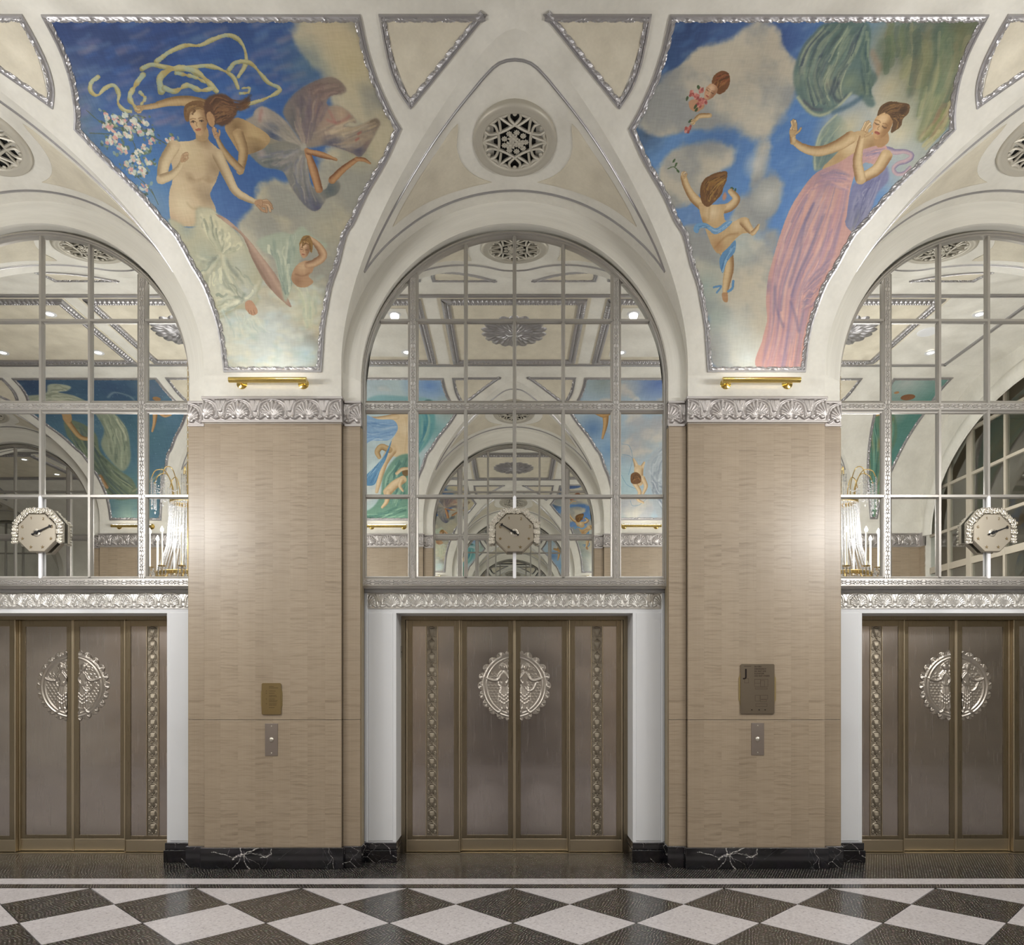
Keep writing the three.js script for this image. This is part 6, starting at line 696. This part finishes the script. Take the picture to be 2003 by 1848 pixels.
{ const A = painter(cartoon(11.775, 1003, -BAY * 1.5, true)), g = A.g, r = rng(35); g.fillStyle = '#4f7084'; g.fillRect(0, 0, PAINT, PAINT);
  A.wash([[60, 750, 110, 'rgb(50,70,100)'], [220, 760, 110, 'rgb(54,78,106)'], [280, 850, 80, 'rgb(72,108,122)'], [260, 960, 80, 'rgb(96,134,136)'], [250, 1010, 60, 'rgb(132,156,146)'], [300, 760, 50, 'rgb(92,110,130)']]); for (let i = 0; i < 90; i++) A.spot(20 + r() * 300, 742 + r() * 150, 0.7, 0.6, '#b4c0c8', 0, 0.6); for (let i = 0; i < 80; i++) { const x = 20 + r() * 310, y = 745 + r() * 260; A.line([[x, y], [x + 8 + r() * 12, y - 4]], ['#6a8a94', '#3c5a74', '#7c9a98'][i % 3], 4, 2, 0.3); }
  const cp = [[30, 798], [50, 776], [90, 770], [96, 754], [116, 752], [140, 757], [134, 765], [116, 768], [150, 776], [190, 800], [150, 806], [80, 806]]; A.fill(cp, '#a0a694', 1.2); A.inside(cp, () => A.flow([[36, 796, 80, 774, 120, 772], [60, 800, 110, 786, 184, 798], [96, 758, 116, 756, 138, 758]], ['#d0d0bc', '#78806f', '#b8bca6'], 50, 2.4, 64, 0.6, 1.1)); A.line([212, 778, 226, 768, 256, 776, 268, 790], '#8c9ca0', 3, 1.4, 0.8);
  const veil = [[184, 800], [220, 806], [248, 836], [256, 870], [256, 906], [240, 922], [214, 896], [200, 870], [206, 840]]; A.fill(veil, '#8c9682', 1.4); A.inside(veil, () => A.flow([[190, 802, 210, 850, 220, 896], [214, 806, 236, 850, 240, 916], [230, 812, 254, 850, 254, 904]], ['#c0c2a8', '#5c6a5e', '#a2aa92', '#768270'], 60, 2.8, 65, 0.6, 1.1));
  const robe = [[128, 822], [160, 828], [190, 850], [200, 886], [236, 920], [262, 940], [268, 970], [232, 978], [206, 958], [186, 920], [160, 890], [144, 866], [132, 850]]; A.fill(robe, '#6c7864', 1.2); A.inside(robe, () => { A.flow([[136, 830, 150, 870, 200, 940, 232, 976], [158, 830, 178, 870, 216, 930, 256, 966], [180, 846, 200, 890, 240, 930, 264, 946]], ['#414e46', '#9ca688', '#5e6c5c', '#808e76', '#4c5c66'], 110, 3, 66, 0.6, 1.2); });
  A.limb([130, 818, 142, 836, 160, 856, 180, 860], [12, 10, 9, 7], '#a4875e', '#6a5032', '#c0a678'); A.fill([[122, 804], [137, 804], [142, 822], [132, 828], [124, 816]], '#ac8e66', 0); A.limb([198, 934, 212, 954], [10, 6], '#a08260', '#6f5634', '#bda07a'); A.spot(308, 781, 8, 5, '#94724c', 0); A.limb([306, 806, 304, 828, 300, 844], [11, 7, 4], '#ac885c', '#765632', '#c6a478'); A.limb([312, 806, 324, 814, 336, 812], [8, 6, 4], '#ac885c', '#765632', '#c6a478'); A.line([262, 962, 286, 948, 312, 930, 320, 916], '#a4a486', 3, 1.1, 0.8);
  mural('dark blue mural of a robed seated figure, mirrored in the left mirror', -BAY * 1.5, SIDES[1], A.finish(75, 1)); }
{ const A = painter(cartoon(11.775, 1003, 5.75, true)), g = A.g; g.fillStyle = '#54827a'; g.fillRect(0, 0, PAINT, PAINT);
  A.wash([[1770, 750, 90, 'rgb(168,176,172)'], [1690, 830, 60, 'rgb(150,160,150)'], [1740, 810, 40, 'rgb(150,160,150)']]); const gw = [[1694, 806], [1740, 802], [1752, 850], [1736, 900], [1722, 960], [1712, 1020], [1696, 1020], [1700, 960], [1692, 900], [1684, 850]]; A.fill(gw, '#5e7c66', 1.2); A.inside(gw, () => { A.wash([[1722, 870, 26, 'rgb(146,122,74)'], [1712, 940, 26, 'rgb(56,104,96)']]); A.flow([[1692, 810, 1696, 880, 1704, 960, 1702, 1016], [1720, 806, 1724, 880, 1712, 960, 1708, 1016], [1748, 810, 1740, 880, 1722, 960, 1712, 1016]], ['#2e5c56', '#86b0a0', '#4a7c74', '#6a9886', '#98865a'], 110, 2.8, 67, 0.6, 1.1); });
  A.limb([1676, 812, 1700, 814, 1726, 806], [6, 8, 9], '#b0905e', '#7a5c34', '#c4a878'); A.spot(1774, 777, 14, 7, '#80583a', 0); A.spot(1752, 768, 5, 3, '#a8825c', 0);
  mural('narrow green mural wedged beside the glazed end arch', 5.75, SIDES[1], A.finish(77, 1), cornerG); }
// ---------------------------------------------------------------- downlights
M.lens = std({ rgb: [1, 1, 1], roughness: 0.4, emissive: new THREE.Color(7, 6.6, 6) });
const ringG = lathe([[0.043, 0.0], [0.046, -0.006], [0.07, -0.006], [0.074, 0.0]], 32), lensG = new THREE.CylinderGeometry(0.042, 0.042, 0.004, 28);
function downlight(label, x, z) { const t = thing('downlight', label, 'lamp', x, CROWN - 0.011, z, 0, 'recessed downlights in the ceiling'); mesh('rim', ringG, M.white, t); mesh('lamp_lens', lensG, M.lens, t);
  const l = new THREE.SpotLight(new THREE.Color(1, 0.99, 0.98), DOWNLIGHT_CD, 0, 1.15, 0.8, 2); l.position.set(0, -0.02, 0); l.target.position.set(0, -3, 0); l.castShadow = true; l.shadow.radius = 2.5; t.add(l); t.add(l.target); return t; }
const where = { '-2.5': 'coffer beyond the far left one', '-1.5': 'far left coffer', '-0.5': 'plain coffer left of the rosette', '0.5': 'plain coffer right of the rosette', '1.5': 'plain end ceiling' };
for (const p of [-2.5, -1.5, -0.5, 0.5, 1.5]) for (const dx of p === 1.5 ? [-0.61] : [-0.62, 0.62]) for (const dz of [-0.5, 0.5]) downlight(`downlight in the ${where[p]}, ${dx < 0 ? 'left' : 'right'} side, ${dz < 0 ? 'lift' : 'far'} half`, p * BAY + dx, MID + dz);
{ const t = thing('ceiling_speaker', 'flat round white ceiling speaker near the glazed end', 'speaker', 5.08, CROWN - 0.002, MID - 0.05); mesh('cover', lathe([[0, -0.008], [0.11, -0.008], [0.12, -0.004], [0.122, 0.004]], 32), M.white, t); }

// ---------------------------------------------------------------- chandeliers
M.crystal = phys({ rgb: [0.97, 0.975, 0.99], roughness: 0.02, transmission: 0.91, thickness: 0.01, ior: 1.52 });
M.candle = std({ rgb: [0.86, 0.82, 0.70], roughness: 0.5 }); M.bulb = std({ rgb: [1, 1, 1], roughness: 0.3, emissive: new THREE.Color(9, 8.6, 8.2) });
const beadG = new THREE.OctahedronGeometry(0.0105), dropG = new THREE.OctahedronGeometry(0.02).scale(0.62, 1.15, 0.62);
function strand(p0, p1, n, r = 1) { const out = []; for (let i = 0; i <= n; i++) { const t = i / n; out.push(beadG.clone().scale(r, r * 1.15, r).rotateY(i).translate(lerp(p0[0], p1[0], t), lerp(p0[1], p1[1], t), lerp(p0[2], p1[2], t))); } return out; }
const flameG = lathe([[0.0, 0.064], [0.004, 0.056], [0.016, 0.032], [0.0195, 0.016], [0.016, 0.002], [0.009, -0.008]], 16);
function chandelier(label, x) {
  const t = thing('chandelier', label, 'chandelier', x, 0, MID, 0, 'gilt crystal chandeliers'); const C = (r, a, y) => [r * Math.cos(a), y, r * Math.sin(a)];
  const links = []; for (let i = 0; i < 38; i++) { const g = new THREE.TorusGeometry(0.014, 0.0032, 6, 12).scale(0.72, 1.35, 1); if (i % 2) g.rotateY(Math.PI / 2); links.push(g.translate(0, CROWN - 0.03 - i * 0.0425, 0)); } mesh('chain', merged(links), M.gilt, t);
  mesh('stem', bar([0, 2.75, 0], [0, 4.24, 0], 0.012), M.gilt, t);
  const bands = sub('gilt_rings', t); for (const [y, r, h] of [[3.77, 0.205, 0.05], [2.86, 0.36, 0.05], [2.5, 0.16, 0.03]]) mesh('ring', lathe([[r - 0.004, -h / 2], [r + 0.004, -h / 2], [r + 0.007, -h / 4], [r + 0.004, 0], [r + 0.007, h / 4], [r + 0.004, h / 2], [r - 0.004, h / 2]], 48).translate(0, y, 0), M.gilt, bands);
  for (let k = 0; k < 10; k++) { const a = k / 10 * Math.PI * 2; mesh('plume_arm', tube([C(0.17, a, 3.80), C(0.19, a, 3.98), C(0.27, a, 4.12), C(0.36, a, 4.10), C(0.41, a, 4.0)], 0.006, 18, 6), M.gilt, t); }
  for (let k = 0; k < 10; k++) { const a = k / 10 * Math.PI * 2, g = []; for (const da of [-0.06, 0, 0.06]) g.push(...strand(C(0.41, a + da, 4.0), C(0.41, a + da, 3.70 - 0.03 * Math.abs(da) * 10), 20)); g.push(dropG.clone().translate(...C(0.41, a, 3.64))); const m = mesh('crystal_fringe', merged(g), M.crystal, t); m.userData.kind = 'stuff'; }
  for (let k = 0; k < 10; k++) { const a = k / 10 * Math.PI * 2, b = a + Math.PI / 5, g = []; for (let i = 0; i <= 14; i++) { const q = i / 14, an = lerp(a, b, q), y = 3.97 - 0.16 * Math.sin(Math.PI * q); g.push(beadG.clone().translate(...C(0.36, an, y))); } mesh('crystal_garland', merged(g), M.crystal, t).userData.kind = 'stuff'; }
  const bask = []; for (let k = 0; k < 40; k++) { const a = k / 40 * Math.PI * 2; bask.push(...strand(C(0.20, a, 3.74), C(0.245, a, 3.2), 36), ...strand(C(0.245, a, 3.2), C(0.35, a, 2.88), 24)); } const bk = mesh('crystal_basket', merged(bask), M.crystal, t); bk.userData.kind = 'stuff';
  const bag = []; for (let k = 0; k < 30; k++) { const a = k / 30 * Math.PI * 2; for (let i = 0; i <= 16; i++) { const q = i / 16, r = 0.35 * Math.cos(q * 1.15), y = 2.84 - 0.36 * Math.sin(q * Math.PI / 2); bag.push(beadG.clone().translate(...C(r, a, y))); } } mesh('crystal_bowl', merged(bag), M.crystal, t).userData.kind = 'stuff';
  for (let k = 0; k < 12; k++) { const a = (k + 0.5) / 12 * Math.PI * 2, arm = sub('candle_arm', t); mesh('arm', tube([C(0.35, a, 2.85), C(0.40, a, 2.79), C(0.45, a, 2.83), C(0.45, a, 2.90)], 0.007, 14, 6), M.gilt, arm); mesh('drip_pan', lathe([[0.0, 0.004], [0.02, 0.0], [0.045, 0.008], [0.05, 0.014]], 20).translate(...C(0.45, a, 2.905)), M.gilt, arm);
    const pr = []; for (let i = 0; i < 6; i++) { const b = i / 6 * Math.PI * 2, o = C(0.45, a, 2.90); pr.push(...strand([o[0] + 0.044 * Math.cos(b), o[1], o[2] + 0.044 * Math.sin(b)], [o[0] + 0.044 * Math.cos(b), o[1] - 0.06, o[2] + 0.044 * Math.sin(b)], 4, 1.0)); pr.push(dropG.clone().scale(0.6, 0.7, 0.6).translate(o[0] + 0.044 * Math.cos(b), o[1] - 0.085, o[2] + 0.044 * Math.sin(b))); } mesh('pan_crystals', merged(pr), M.crystal, arm).userData.kind = 'stuff';
    mesh('candle_tube', new THREE.CylinderGeometry(0.0115, 0.0115, 0.40, 14).translate(...C(0.45, a, 3.115)), M.candle, arm); mesh('bulb', flameG.clone().translate(...C(0.45, a, 3.322)), M.bulb, arm);
    const l = new THREE.PointLight(new THREE.Color(1, 0.985, 0.965), CANDLE_CD, 0, 2); l.position.set(...C(0.45, a, 3.348)); l.shadow.radius = 0.6; l.castShadow = true; t.add(l); }
  return t;
}
chandelier('crystal chandelier mirrored beside the left pier', -BAY); chandelier('crystal chandelier mirrored beside the right pier', BAY);
renderer.render(scene, camera);
